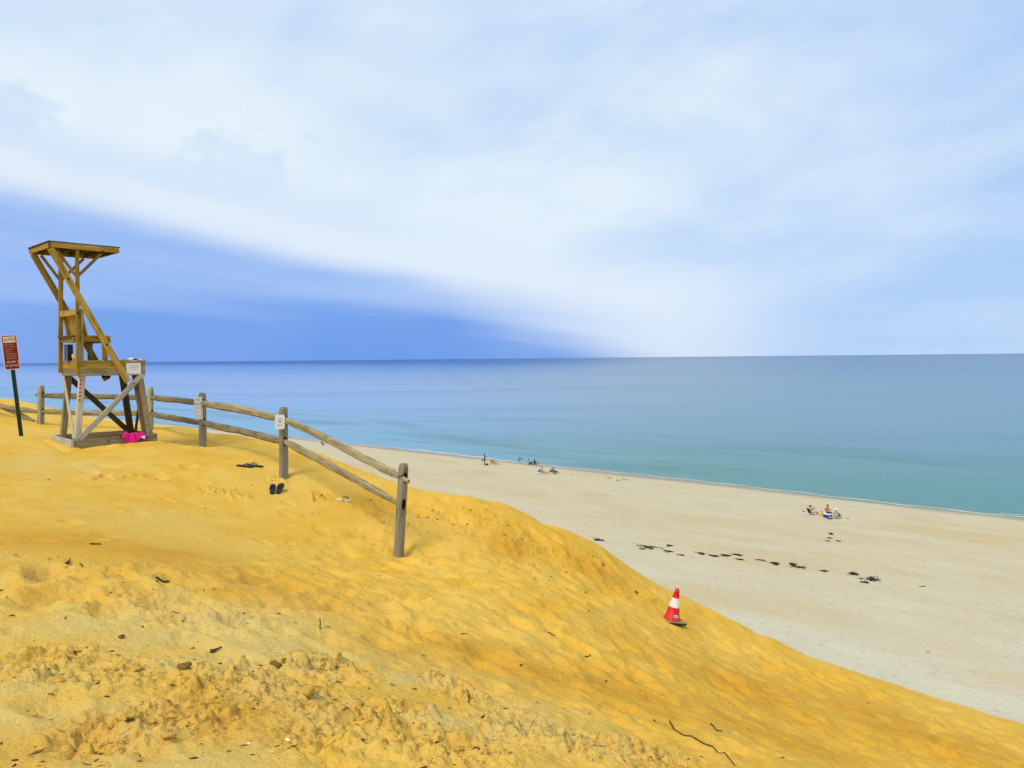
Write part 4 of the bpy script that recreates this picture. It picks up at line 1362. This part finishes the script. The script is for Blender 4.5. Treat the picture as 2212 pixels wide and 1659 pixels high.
# uncountable crumbs of crust and dark plant bits
base = [rock(1.0, s, .7, 1) for s in range(6)]
cl = MB(); bits = MB()
zones = np.argwhere(ROUGH[::12, ::12] > .35) * 12
NC = 0
for j, i in zones[rng.permutation(len(zones))][:6000]:
    w = ROUGH[j, i]
    x = float(gx[i]) + random.uniform(-.08, .08); y = float(gy[j]) + random.uniform(-.08, .08)
    near = math.hypot(x, y)
    if random.random() > w * (.75 if near < 8 else .8): continue
    r = min(.045, .005 + .017 * random.random() ** 2.0 * (1 + near * .08))
    NC += 1
    if NC > 4200: break
    vs, fs = base[random.randrange(6)]
    z = float(raster(HGT, np.array([x]), np.array([y]))[0])
    cl_p = (x, y, z)
    a = random.uniform(0, 6.28); ca, sa = math.cos(a), math.sin(a)
    cl.add([(x + r * (v.x * ca - v.y * sa) * 1.3, y + r * (v.x * sa + v.y * ca), z + r * v.z + r * .25) for v in vs], fs, 0 if random.random() < .72 else 1)
V = np.array(cl.v); V[:, 2] += dune_top(V[:, 0], V[:, 1]); cl.v = [tuple(q) for q in V]
tag(cl.build('sand_crumbs', [M_CLOD, M_DCLOD]), 'small crumbs of broken sand crust scattered over the dune', 'crumbs', kind='stuff')
# dark flecks: bark, reed and root bits
cnt = 0
while cnt < 560:
    px = random.uniform(-20, 2230); py = random.uniform(960, 1680)
    lim = np.interp(px, [q[0] for q in _ctrl[10:35]], [q[1] for q in _ctrl[10:35]]) + 14
    if py < lim: continue
    w = .10
    if py > np.interp(px, (0, 400, 900, 1500, 2212), (1180, 1240, 1400, 1600, 1700)): w = .55
    if 880 < px < 1420 and py < lim + 140: w = .5
    if random.random() > w: continue
    p = ground(px, py)
    L = (.003 + .013 * random.random() ** 2.5) * (1.0 + .10 * p.y)
    a = random.gauss(0, .7); ca, sa = math.cos(a), math.sin(a)
    el_ = random.uniform(1.0, 1.8 if random.random() < .8 else 4.0); fl_ = random.uniform(.5, .9); th_ = random.uniform(.3, .7)
    zz_ = float(dune_z(p.x, p.y)[0])
    vs, fs = base[random.randrange(6)]
    bits.add([(p.x + L * (v.x * el_ * ca - v.y * fl_ * sa), p.y + L * (v.x * el_ * sa + v.y * fl_ * ca), zz_ + L * v.z * th_) for v in vs], fs, 0 if random.random() < .55 else 1)
    cnt += 1
tag(bits.build('plant_litter', [M_BIT, M_DCLOD]), 'dark flecks of reed, bark and root strewn over the dune sand', 'litter', kind='stuff')

# ------------------------------------------------------------------ seaweed along the wrack line
z8 = lambda x, y: ((2160 + x / 1.728) / 1.736, (1960 + y / 1.728) / 1.736)
weeds = [(140, 111, 40, 10), (465, 158, 85, 13), (425, 171, 13, 4), (605, 150, 20, 6), (598, 187, 40, 7), (683, 211, 20, 3), (810, 200, 32, 7), (900, 216, 45, 6), (968, 212, 30, 8), (1042, 208, 40, 5),
         (1066, 240, 30, 4), (1198, 244, 28, 4), (1287, 264, 32, 9), (1408, 272, 22, 9), (1450, 291, 45, 10), (1607, 314, 22, 4), (1800, 333, 38, 12), (1870, 387, 22, 5), (1920, 368, 75, 19)]
ords = ['first', 'second', 'third', 'fourth', 'fifth', 'sixth', 'seventh', 'eighth', 'ninth', 'tenth', 'eleventh', 'twelfth', 'thirteenth', 'fourteenth', 'fifteenth', 'sixteenth', 'seventeenth', 'eighteenth', 'nineteenth']
rank = {id(w): i for i, w in enumerate(sorted(weeds, key=lambda q: q[0]))}


def seaweed(cx, cy, hw, hh, label, group='seaweed clumps on the beach', sparse=1.0):
    c = ground(*z8(cx, cy), 'beach')
    l = ground(*z8(cx - hw, cy - hw * .13), 'beach'); t_ = ground(*z8(cx, cy - hh), 'beach'); b_ = ground(*z8(cx, cy + hh), 'beach')
    U = (c - l); Vv = (t_ - b_) * .5
    U.z = 0; Vv.z = 0
    m = MB()
    n = int((26 + U.length * Vv.length * 55) * sparse)
    for k in range(n):
        a = random.uniform(0, 6.28); q = random.random() ** .75
        wob = 1 + .35 * math.sin(3 * a + cx)
        o = U * (q * math.cos(a) * wob) + Vv * (q * math.sin(a) * wob)
        dr = (U.normalized() * random.uniform(-1, 1) + Vv.normalized() * random.uniform(-.7, .7)); dr.z = 0; dr.normalize()
        L = random.uniform(.08, .30) * (1.2 - .6 * q)
        hgt = (1 - q) * random.uniform(.0, .06) + .008
        pts = [o - dr * L + Vector((0, 0, .004)), o + Vector((random.uniform(-.05, .05), random.uniform(-.05, .05), hgt)), o + dr * L + Vector((0, 0, .006))]
        m.tube(pts, [.012, random.uniform(.012, .030) * (1.2 - .5 * q), .008], 5, jit=.2)
    return tag(m.build('seaweed_clump', M_WEED, None, Matrix.Translation(c + Vector((0, 0, .006)))), label, 'seaweed', group)


for w in weeds:
    i = rank[id(w)]
    lab = 'black dried seaweed clump on the beach, %s from the left in the wrack line' % ords[i]
    if w[2] == 75: lab = 'largest black seaweed clump, at the right end of the wrack line'
    if w[2] == 85: lab = 'longest black seaweed streak, near the left end of the wrack line'
    seaweed(*w, lab)
for cx, cy, hw, hh, lab in ((1650, 74, 18, 6, 'topmost dark seaweed scrap below the shirtless man'), (1645, 100, 18, 3, 'second dark seaweed scrap down, below the shirtless man'), (1632, 120, 6, 3, 'smallest dark seaweed scrap, lower left of those below the shirtless man'), (1702, 120, 16, 3, 'lower right dark seaweed scrap below the shirtless man')):
    seaweed(cx, cy, hw, hh, lab, 'seaweed scraps below the sunbathers', .7)


def drift(px, py, n, r, hgt, label, L=.5):
    c = ground(px, py, 'beach')
    m = MB()
    for k in range(n):
        a = random.uniform(-.5, .5) + (math.pi if random.random() < .5 else 0)
        o = Vector((random.uniform(-r, r), random.uniform(-.15, .15), .01))
        e = o + Vector((math.cos(a) * L * random.uniform(.4, 1), math.sin(a) * L * .4, random.uniform(0, hgt)))
        m.tube([o, o.lerp(e, .5) + Vector((0, 0, .03)), e], [.022, .016, .009], 5, jit=.15)
    return tag(m.build('driftwood', M_TWIG, None, Matrix.Translation(c)), label, 'driftwood', 'driftwood on the beach')


drift(1317, 1034, 5, .15, .35, 'left pile of dry brush by the waterline right of the seated group')
drift(1335, 1038, 6, .35, .10, 'flat scatter of dry brush between two piles near the waterline')
drift(1349, 1037, 5, .15, .40, 'right pile of dry brush by the waterline')
drift(1482, 1043, 1, .02, 1.0, 'single thin stick standing near the waterline', .12)
drift(1995, 1267, 3, .25, .03, 'thin stick lying right of the largest seaweed clump', .45)
drift(1310, 1070, 2, .25, .02, 'small dark stick lying in the middle of the beach', .4)
drift(2006, 1409, 2, .04, .04, 'tiny dark bit of driftwood at the lower right of the beach', .08)
drift(1783, 1119, 2, .15, .03, 'brown scrap of driftwood in front of the yellow bag', .25)
# ------------------------------------------------------------------ people on the beach (x forward, y left, z up)
SK_TAN = plain('skin_tan', (.36, .155, .055), .6, .10, 6)
SK_PALE = plain('skin_pale', (.60, .36, .24), .6, .08, 6)
SK_MID = plain('skin_mid', (.45, .24, .12), .6, .08, 6)
HAIR_D = plain('hair_dark', (.012, .008, .007), .6, .3, 40)
HAIR_B = plain('hair_brown', (.10, .045, .02), .6, .3, 40)
CL = {n: plain('cloth_' + n, c, .9, .15, 14, .15) for n, c in dict(black=(.012, .011, .014), slate=(.13, .20, .28), teal=(.03, .30, .34), white=(.78, .78, .76), green=(.03, .20, .13), navy=(.02, .03, .08),
      maroon=(.16, .02, .02), purple=(.07, .03, .16), yellow=(.72, .52, .03), blue=(.02, .04, .50), sand=(.55, .38, .15), rust=(.30, .07, .03), pink=(.62, .25, .22), grey=(.35, .34, .33), khaki=(.30, .22, .10)).items()}

STAND = dict(pel=(0, 0, .93), bel=(0, 0, 1.06), che=(.01, 0, 1.28), nec=(.0, 0, 1.43), hd=(.02, 0, 1.53), hm=(.025, 0, 1.59), ht=(.01, 0, 1.65), knL=(.03, .10, .49), anL=(-.02, .11, .08), knR=(.0, -.10, .49), anR=(-.05, -.11, .08), feet=0.0)
GROUND = dict(pel=(0, 0, .13), bel=(-.03, 0, .26), che=(-.05, 0, .47), nec=(-.03, 0, .61), hd=(.0, 0, .71), hm=(.005, 0, .77), ht=(-.01, 0, .83), knL=(.36, .15, .40), anL=(.60, .13, .08), knR=(.36, -.15, .38), anR=(.62, -.13, .08), feet=0.0)
CHAIR = dict(pel=(0, 0, .30), bel=(-.07, 0, .41), che=(-.17, 0, .60), nec=(-.22, 0, .75), hd=(-.20, 0, .85), hm=(-.19, 0, .91), ht=(-.21, 0, .97), knL=(.42, .13, .40), anL=(.74, .12, .08), knR=(.42, -.13, .38), anR=(.76, -.13, .08), feet=0.0)
COOLER = dict(pel=(0, 0, .52), bel=(.01, 0, .64), che=(.02, 0, .87), nec=(.03, 0, 1.02), hd=(.06, 0, 1.12), hm=(.065, 0, 1.18), ht=(.05, 0, 1.24), knL=(.42, .20, .50), anL=(.40, .22, .08), knR=(.42, -.20, .50), anR=(.40, -.22, .08), feet=0.0)


def person(pos, rz, pose, arms, cl, skin, label, sc=1.0, hair=HAIR_D, longhair=False, hat=None, bare=False):
    """cl: (torso, upper arm, hip/thigh, lower leg) materials; arms: elbow and wrist for each side"""
    V = []; Rr = []; E = []; B = []        # verts, radii, edges, bone material

    def v(p, r, par=None, mi=0):
        V.append(Vector(p)); Rr.append(r)
        if par is not None: E.append((par, len(V) - 1)); B.append(mi)
        return len(V) - 1
    pel = v(pose['pel'], (.145, .115))
    bel = v(pose['bel'], (.135, .105), pel, 1)
    che = v(pose['che'], (.150, .115), bel, 1)
    nec = v(pose['nec'], (.058, .056), che, 1)
    hd = v(pose['hd'], (.072, .082), nec, 0)
    hm = v(pose['hm'], (.080, .092), hd, 0)
    ht = v(pose['ht'], (.060, .070), hm, 0)
    v(Vector(pose['hm']) + Vector((.105, 0, -.015)), (.014, .014), hm, 0)       # nose
    for sg, S_ in ((1, 'L'), (-1, 'R')):
        ch = Vector(pose['che']); nk = Vector(pose['nec'])
        sh = v(ch.lerp(nk, .62) + Vector((0, .185 * sg, -.015)), (.062, .062), che, 1)
        el_, wr_ = arms[S_]
        e = v(el_, (.043, .043), sh, 2)
        w = v(wr_, (.030, .034), e, 0)
        dirn = (Vector(wr_) - Vector(el_)).normalized()
        pm_ = v(Vector(wr_) + dirn * .07, (.038, .020), w, 0)
        lat = dirn.cross(Vector((0, 0, 1)));
        lat = lat.normalized() if lat.length > .1 else Vector((0, 1, 0))
        dn = Vector((0, 0, -.02))
        for q, ln in ((-.03, .062), (-.010, .078), (.010, .072), (.030, .055)):
            k1 = v(V[pm_] + dirn * .035 + lat * q, (.009, .009), pm_, 0)
            k2 = v(V[k1] + dirn * ln * .55 + dn * .6, (.0085, .0085), k1, 0)
            v(V[k2] + dirn * ln * .3 + dn, (.007, .007), k2, 0)
        th = v(V[w] + dirn * .04 + lat * -.045 * sg, (.011, .011), w, 0)
        v(V[th] + dirn * .04 + dn * .5, (.009, .009), th, 0)
        hp = v(Vector(pose['pel']) + Vector((.02, .09 * sg, -.03)), (.095, .092), pel, 3)
        kn = v(pose['kn' + S_], (.060, .060), hp, 3)
        cf_ = v(Vector(pose['kn' + S_]).lerp(Vector(pose['an' + S_]), .35) + Vector((-.01, 0, 0)), (.055, .055), kn, 4)
        an = v(pose['an' + S_], (.036, .036), cf_, 4)
        ft = v(Vector(pose['an' + S_]) + Vector((.09, .01 * sg, -.045)), (.042, .026), an, 4)
        v(Vector(pose['an' + S_]) + Vector((.17, .015 * sg, -.055)), (.034, .018), ft, 4)
    me = bpy.data.meshes.new('person')
    me.from_pydata([tuple(q * sc) for q in V], E, [])
    root = bpy.data.objects.new('person', me)
    COL.objects.link(root)
    md = root.modifiers.new('skin', 'SKIN')
    sv_ = me.skin_vertices[0].data
    for i, r in enumerate(Rr): sv_[i].radius = (r[0] * sc, r[1] * sc)
    sv_[0].use_root = True
    ss = root.modifiers.new('sub', 'SUBSURF'); ss.levels = 1; ss.render_levels = 1
    dg = bpy.context.evaluated_depsgraph_get()
    m2 = bpy.data.meshes.new_from_object(root.evaluated_get(dg))
    root.modifiers.clear(); root.data = m2; m2.name = 'person'
    mats = [skin, cl[0] or skin, cl[1] or skin, cl[2] or skin, cl[3] or skin]
    m2.materials.clear()
    for m_ in mats: m2.materials.append(m_)
    segs = [(V[a] * sc, V[b] * sc, B[k]) for k, (a, b) in enumerate(E)]
    Cn = np.array([p_.center for p_ in m2.polygons])
    best = np.full(len(Cn), 9.0); mi = np.zeros(len(Cn), int)
    for a, b, k in segs:
        ab = np.array(b - a); aa = np.array(a)
        t = np.clip(((Cn - aa) @ ab) / (ab @ ab + 1e-9), 0, 1)
        d = np.linalg.norm(Cn - aa - t[:, None] * ab, axis=1)
        u = d < best
        best[u] = d[u]; mi[u] = k
    if bare: mi[(mi == 1) & (Cn[:, 2] > (pose['pel'][2] + .03) * sc)] = 0; mi[mi == 1] = 3
    m2.polygons.foreach_set('material_index', mi.astype(np.int32))
    m2.polygons.foreach_set('use_smooth', np.ones(len(Cn), bool))
    root.location = pos; root.rotation_euler = (0, 0, rz)
    tag(root, label, 'person')
    # hair cap
    hc = Vector(pose['hm']) * sc + Vector((-.012, 0, .012)) * sc
    pr = [(.0, .118), (.045, .112), (.082, .088), (.102, .045), (.106, .0), (.100, -.03 if not longhair else -.10), (.085, -.05 if not longhair else -.19), (.07, -.045 if not longhair else -.18)]
    h = MB(); n = 16
    vs = []
    for r, z in pr:
        for k in range(n):
            a = 2 * math.pi * k / n
            front = max(0, math.cos(a))
            zz = z if z > .03 else max(z, -.30) * (1 - front) + .045 * front
            vs.append((hc.x + r * sc * (1.08 if math.cos(a) < 0 else .96) * math.cos(a), hc.y + r * sc * math.sin(a) * .92, hc.z + zz * sc))
    h.add(vs, [(i * n + k, i * n + (k + 1) % n, (i + 1) * n + (k + 1) % n, (i + 1) * n + k) for i in range(len(pr) - 1) for k in range(n)])
    h.build('hair', hair, root, None, True)
    for sg in (-1, 1):
        e_ = Vector(pose['hm']) * sc + Vector((.086, .032 * sg, .01)) * sc
        MB().lathe([(.001, -.008), (.008, -.004), (.008, .004), (.001, .008)], 8).build('eye', HAIR_D, root, Matrix.Translation(e_))
    if hat:
        MB().lathe([(.19, .03), (.115, .045), (.108, .10), (.085, .135), (.0, .148)], 18, close=False).build('hat', hat, root, Matrix.Translation(hc), True)
    return root


def beach_chair(pos, rz, fab, label, group, fr=M_STEEL, strap=None, sc=1.0):
    r = empty('beach_chair', mat=Matrix.Translation(pos) @ Matrix.Rotation(rz, 4, 'Z') @ Matrix.Scale(sc, 4))
    tag(r, label, 'beach chair', group)
    for sy in (-.27, .27):
        MB().tube([(.30, sy, .02), (.30, sy, .25), (.0, sy, .20), (-.22, sy, .17), (-.50, sy, .74)], .012, 6).build('side_frame', fr, r)
        MB().tube([(.34, sy, .012), (-.02, sy, .17), (-.36, sy, .012)], .012, 6).build('leg', fr, r)
        MB().box((.03, sy, .40), (.46, .045, .02)).build('armrest', CL['khaki'], r)
        MB().tube([(.22, sy, .39), (.22, sy, .22)], .010, 6).build('arm_post', fr, r)
    MB().tube([(-.50, -.27, .74), (-.50, .27, .74)], .012, 6).build('top_bar', fr, r)
    MB().tube([(.30, -.27, .25), (.30, .27, .25)], .012, 6).build('front_bar', fr, r)

    def sheet(name, a, b, mat, k=5):
        a = Vector(a); b = Vector(b)
        vs = []
        for i in range(k + 1):
            p = a.lerp(b, i / k)
            for y in (-.255, -.1, .1, .255): vs.append((p.x, y, p.z - .02 * math.sin(math.pi * i / k) * (1 if abs(y) < .2 else .3)))
        o = MB().add(vs, [(4 * i + j, 4 * i + 4 + j, 4 * i + 5 + j, 4 * i + 1 + j) for i in range(k) for j in range(3)]).build(name, mat, r)
        o.modifiers.new('t', 'SOLIDIFY').thickness = .008
    sheet('seat', (.29, 0, .245), (-.22, 0, .175), fab)
    if strap:
        for i in range(8):
            a = Vector((-.225, 0, .185)).lerp(Vector((-.50, 0, .735)), i / 8 + .008); b = Vector((-.225, 0, .185)).lerp(Vector((-.50, 0, .735)), (i + 1) / 8 - .008)
            sheet('back_strap', a, b, strap[i % 2], 2)
    else:
        sheet('back', (-.225, 0, .185), (-.50, 0, .735), fab)
    return r


def bag(name, px, py, s, mat, label, cat, handles=None, lid=None, rz=.8, dz=0.0):
    p = ground(px, py, 'beach') + Vector((0, 0, dz))
    r = empty(name, mat=Matrix.Translation(p) @ Matrix.Rotation(rz, 4, 'Z'))
    tag(r, label, cat)
    ol = rounded(s[0], s[1], min(s[0], s[1]) * .25)
    m = MB()
    n = len(ol); vs = []
    for f, k in ((0, .9), (.15, 1.0), (.6, 1.04), (.92, .93), (1.0, .80)):
        vs += [(x * k + .01 * math.sin(i * 1.3 + f * 7), y * k, f * s[2]) for i, (x, y) in enumerate(ol)]
    m.add(vs, [(i * n + k, i * n + (k + 1) % n, (i + 1) * n + (k + 1) % n, (i + 1) * n + k) for i in range(4) for k in range(n)] + [tuple(range(n - 1, -1, -1)), tuple(4 * n + k for k in range(n))])
    m.build('body', mat, r, None, True)
    if handles:
        for sy in (-.3, .3):
            MB().tube([(-s[0] * .25, sy * s[1], s[2] * .95), (-s[0] * .2, sy * s[1], s[2] * 1.35), (s[0] * .2, sy * s[1], s[2] * 1.35), (s[0] * .25, sy * s[1], s[2] * .95)], .014, 6).build('handle', handles, r)
    if lid:
        MB().prism(rounded(s[0] * .97, s[1] * .97, min(s[0], s[1]) * .25), s[2] * .97, s[2] * 1.12).build('top', lid, r)
    return r


SEA = math.atan2(SHN[1], SHN[0])          # facing the water
zz6 = lambda x, y: ((1760 + x / 5.53) / 1.736, (1680 + y / 5.53) / 1.736)
zz7 = lambda x, y: ((2980 + x / 8.51) / 1.736, (1860 + y / 8.51) / 1.736)
on_beach = lambda q: ground(q[0], q[1], 'beach')
HG = {'L': ((.02, .24, 1.14), (.08, .25, .92)), 'R': ((.02, -.24, 1.14), (.08, -.25, .92))}
KN = {'L': ((.12, .24, .36), (.32, .20, .42)), 'R': ((.12, -.24, .36), (.32, -.20, .42))}
BK = {'L': ((-.20, .26, .30), (-.26, .27, .10)), 'R': ((-.20, -.26, .30), (-.26, -.27, .10))}
black = CL['black']
# left group at the water's edge
person(on_beach(zz6(318, 352)), math.radians(-15), STAND, {'L': ((.20, .22, 1.20), (.42, .12, 1.32)), 'R': ((-.02, -.25, 1.14), (-.10, -.27, .92))}, (black, None, black, None), SK_MID,
       'dark-haired person in a black swimsuit standing with an arm held out', 1.02, HAIR_D, True)
ph = on_beach(zz6(318, 352)) + Vector((.50, .17, 1.36))
tag(MB().prism(rounded(.085, .16, .012), 0, .012).build('phone', M_BLACKG, None, Matrix.Translation(ph) @ Matrix.Rotation(1.4, 4, 'Y')), 'dark phone held out by the person standing in black', 'phone')
bag('shoulder_bag', *zz6(272, 352), (.10, .30, .26), black, 'black bag hanging behind the person standing in black', 'bag', black, None, .3, .62)
bag('beach_bag', *zz6(362, 357), (.46, .28, .30), CL['purple'], 'dark purple beach bag on the sand beside the standing person in black', 'bag', CL['white'])
sd2 = MB()
for k in range(3): sd2.prism([(x + .16 * k, y + .05 * (k % 2)) for x, y in rounded(.22, .09, .04)], .0, .03)
tag(sd2.build('sandals', CL['sand'], None, Matrix.Translation(on_beach(zz6(305, 377))) @ Matrix.Rotation(.2, 4, 'Z')), 'tan sandals on the sand at the feet of the person in black', 'sandals')
beach_chair(on_beach(zz6(478, 328)), SEA + .5, CL['sand'], 'empty tan beach chair, left one of two beside the person in black', 'empty tan beach chairs', CL['khaki'])
beach_chair(on_beach(zz6(555, 336)), SEA - 1.6, CL['sand'], 'empty tan beach chair, right one of two beside the person in black', 'empty tan beach chairs', CL['khaki'])
person(on_beach(zz6(1028, 330)), math.radians(15), STAND, {'L': ((.16, .20, 1.10), (.36, .10, 1.06)), 'R': ((.12, -.22, 1.10), (.36, -.08, 1.06))}, (CL['slate'], CL['slate'], black, None), SK_PALE,
       'child in blue shirt and black shorts standing by the water holding a ball', .76)
bl = on_beach(zz6(1028, 330)) + Vector((.40, .10, .82))
vs, fs = rock(.13, 3, 1.0, 3)
tag(MB().lathe([(.001, -.13), (.06, -.115), (.11, -.07), (.13, 0), (.11, .07), (.06, .115), (.001, .13)], 16).build('ball', black, None, Matrix.Translation(bl), True), 'dark ball held by the child in the blue shirt', 'ball')
person(on_beach(zz6(1228, 345)), SEA, GROUND, KN, (CL['grey'], CL['grey'], black, None), SK_MID, 'person in grey top seated on the sand, leftmost of the seated four', .95)
person(on_beach(zz6(1287, 350)), SEA + .2, GROUND, KN, (black, black, black, None), SK_MID, 'small child in black seated between the grey top and the black top', .66)
person(on_beach(zz6(1358, 354)), SEA, GROUND, BK, (black, black, black, None), SK_MID, 'dark-haired adult in black seated on the sand near the water', 1.05, HAIR_D, True)
person(on_beach(zz6(1430, 358)), SEA + 2.2, GROUND, KN, (CL['pink'], None, CL['white'], None), SK_PALE, 'small child in pale pink seated facing the adult in black', .72, HAIR_B)
# pair with the green chair
beach_chair(on_beach(zz6(1530, 540)), SEA - .5, CL['green'], 'green beach chair holding the person in the pink top', 'occupied beach chairs', CL['white'])
person(on_beach(zz6(1530, 540)), SEA - .5, CHAIR, {'L': ((-.10, .30, .46), (.15, .27, .44)), 'R': ((-.12, -.30, .46), (.14, -.27, .44))}, (CL['pink'], None, CL['white'], None), SK_PALE, 'fair person in a pink top lounging in the green beach chair', 1.02, HAIR_B)
bag('beach_bag', *zz6(1458, 505), (.40, .28, .36), CL['maroon'], 'maroon bag standing behind the green beach chair', 'bag', CL['maroon'])
um = MB().tube([(-.95, 0, .06), (-.2, 0, .10), (.45, 0, .12), (.55, 0, .12)], [.02, .07, .10, .02], 10).build('furled_umbrella', CL['white'], None, Matrix.Translation(on_beach(zz6(1425, 528))) @ Matrix.Rotation(.45, 4, 'Z'), True)
tag(um, 'white furled beach umbrella lying on the sand left of the green chair', 'umbrella')
drift(*zz6(1630, 525), 5, .3, .15, 'bundle of brown sticks between the green chair and the person in teal', .4)
bag('crate', *zz6(1688, 500), (.46, .30, .28), CL['rust'], 'rust red crate between the green chair and the person in teal', 'crate', CL['rust'])
beach_chair(on_beach(zz6(1765, 535)), SEA - .2, CL['teal'], 'low beach chair under the person in teal', 'occupied beach chairs')
person(on_beach(zz6(1765, 535)), SEA - .2, CHAIR, {'L': ((-.06, .32, .44), (.22, .30, .42)), 'R': ((-.08, -.34, .44), (.10, -.36, .30))}, (CL['teal'], CL['teal'], CL['navy'], None), SK_MID, 'dark-haired person in a teal shirt seated in a low chair', 1.0)
# right group
beach_chair(on_beach(zz7(545, 600)), SEA - .55, black, 'black beach chair with white frame at the left of the shirtless man', 'occupied beach chairs', CL['white'])
person(on_beach(zz7(545, 600)), SEA - .55, CHAIR, {'L': ((.02, .34, .60), (.02, .20, .86)), 'R': ((.16, -.32, .62), (-.02, -.18, .88))}, (CL['sand'], None, CL['white'], None), SK_TAN, 'dark-haired sunbather in a black chair raising a hand to the face', 1.0)
bag('beach_bag', *zz7(858, 625), (.34, .24, .34), CL['yellow'], 'bright yellow bag on the sand left of the blue cooler', 'bag', CL['khaki'])
ck = on_beach(zz7(1040, 690))
cool = empty('cooler', mat=Matrix.Translation(ck) @ Matrix.Rotation(SEA - math.pi / 2 - .45, 4, 'Z'))
tag(cool, 'blue cooler with white lid under the shirtless man', 'cooler')
MB().prism(rounded(.74, .42, .05), .01, .34).build('body', CL['blue'], cool)
MB().prism(rounded(.78, .46, .06), .341, .43).build('lid', CL['white'], cool)
for sx_ in (-.395, .395): MB().tube([(sx_, -.1, .28), (sx_ * 1.06, -.09, .22), (sx_ * 1.06, .09, .22), (sx_, .1, .28)], .014, 6).build('handle', CL['white'], cool)
person(ck + Vector((.02, .02, 0)), SEA - .15, COOLER, {'L': ((.06, .30, .74), (.30, .24, .60)), 'R': ((.02, -.33, .76), (.10, -.34, .52))}, (black, None, black, None), SK_TAN, 'tanned shirtless man sitting on the blue cooler', 1.04, HAIR_D, bare=True)
fz = empty('round_bag', mat=Matrix.Translation(on_beach(zz7(1130, 730))))
tag(fz, 'round black bag with a yellow top in front of the cooler', 'bag')
MB().lathe([(.16, .0), (.27, .03), (.25, .09), (.17, .10)], 20).build('body', black, fz, None, True)
MB().lathe([(.165, .101), (.15, .14), (.05, .16)], 20).build('top', CL['yellow'], fz, None, True)
beach_chair(on_beach(zz7(1345, 720)), SEA - .1, black, 'white and black striped beach chair right of the cooler', 'occupied beach chairs', CL['white'], (CL['white'], CL['grey']))
person(on_beach(zz7(1345, 720)), SEA - .1, CHAIR, {'L': ((-.06, .32, .44), (.20, .30, .44)), 'R': ((.0, -.34, .44), (.26, -.30, .44))}, (CL['green'], CL['green'], black, None), SK_MID, 'person in a white sun hat seated in the striped chair', 1.0, HAIR_B, hat=CL['white'])
ft = empty('folded_towel', mat=Matrix.Translation(on_beach(zz7(1690, 760))) @ Matrix.Rotation(.15, 4, 'Z'))
tag(ft, 'folded white beach towel with black lettering right of the striped chair', 'towel')
MB().prism(rounded(.95, .42, .06), .0, .06).build('towel_fold', CL['white'], ft)
MB().prism(rounded(.55, .36, .08), .061, .13).build('towel_fold', CL['sand'], ft)
for k in range(5): MB().prism(rounded(.04, .14, .01), .1305, .134).build('lettering_stroke', black, ft, Matrix.Translation((-.12 + .075 * k, 0, 0)) @ Matrix.Rotation(.3 * (-1) ** k, 4, 'Z'))
fl = MB()
for k in (-1, 1): fl.prism([(x, y + .08 * k) for x, y in rounded(.28, .10, .045)], 0, .03)
tag(fl.build('sandals', black, None, Matrix.Translation(on_beach(zz7(292, 492))) @ Matrix.Rotation(.1, 4, 'Z')), 'black sandals on the sand left of the sunbather in the black chair', 'sandals')
# chair far down the beach, under the top rail
beach_chair(on_beach((699, 962)), SEA, black, 'distant black beach chair seen under the top fence rail', 'empty chairs far off')
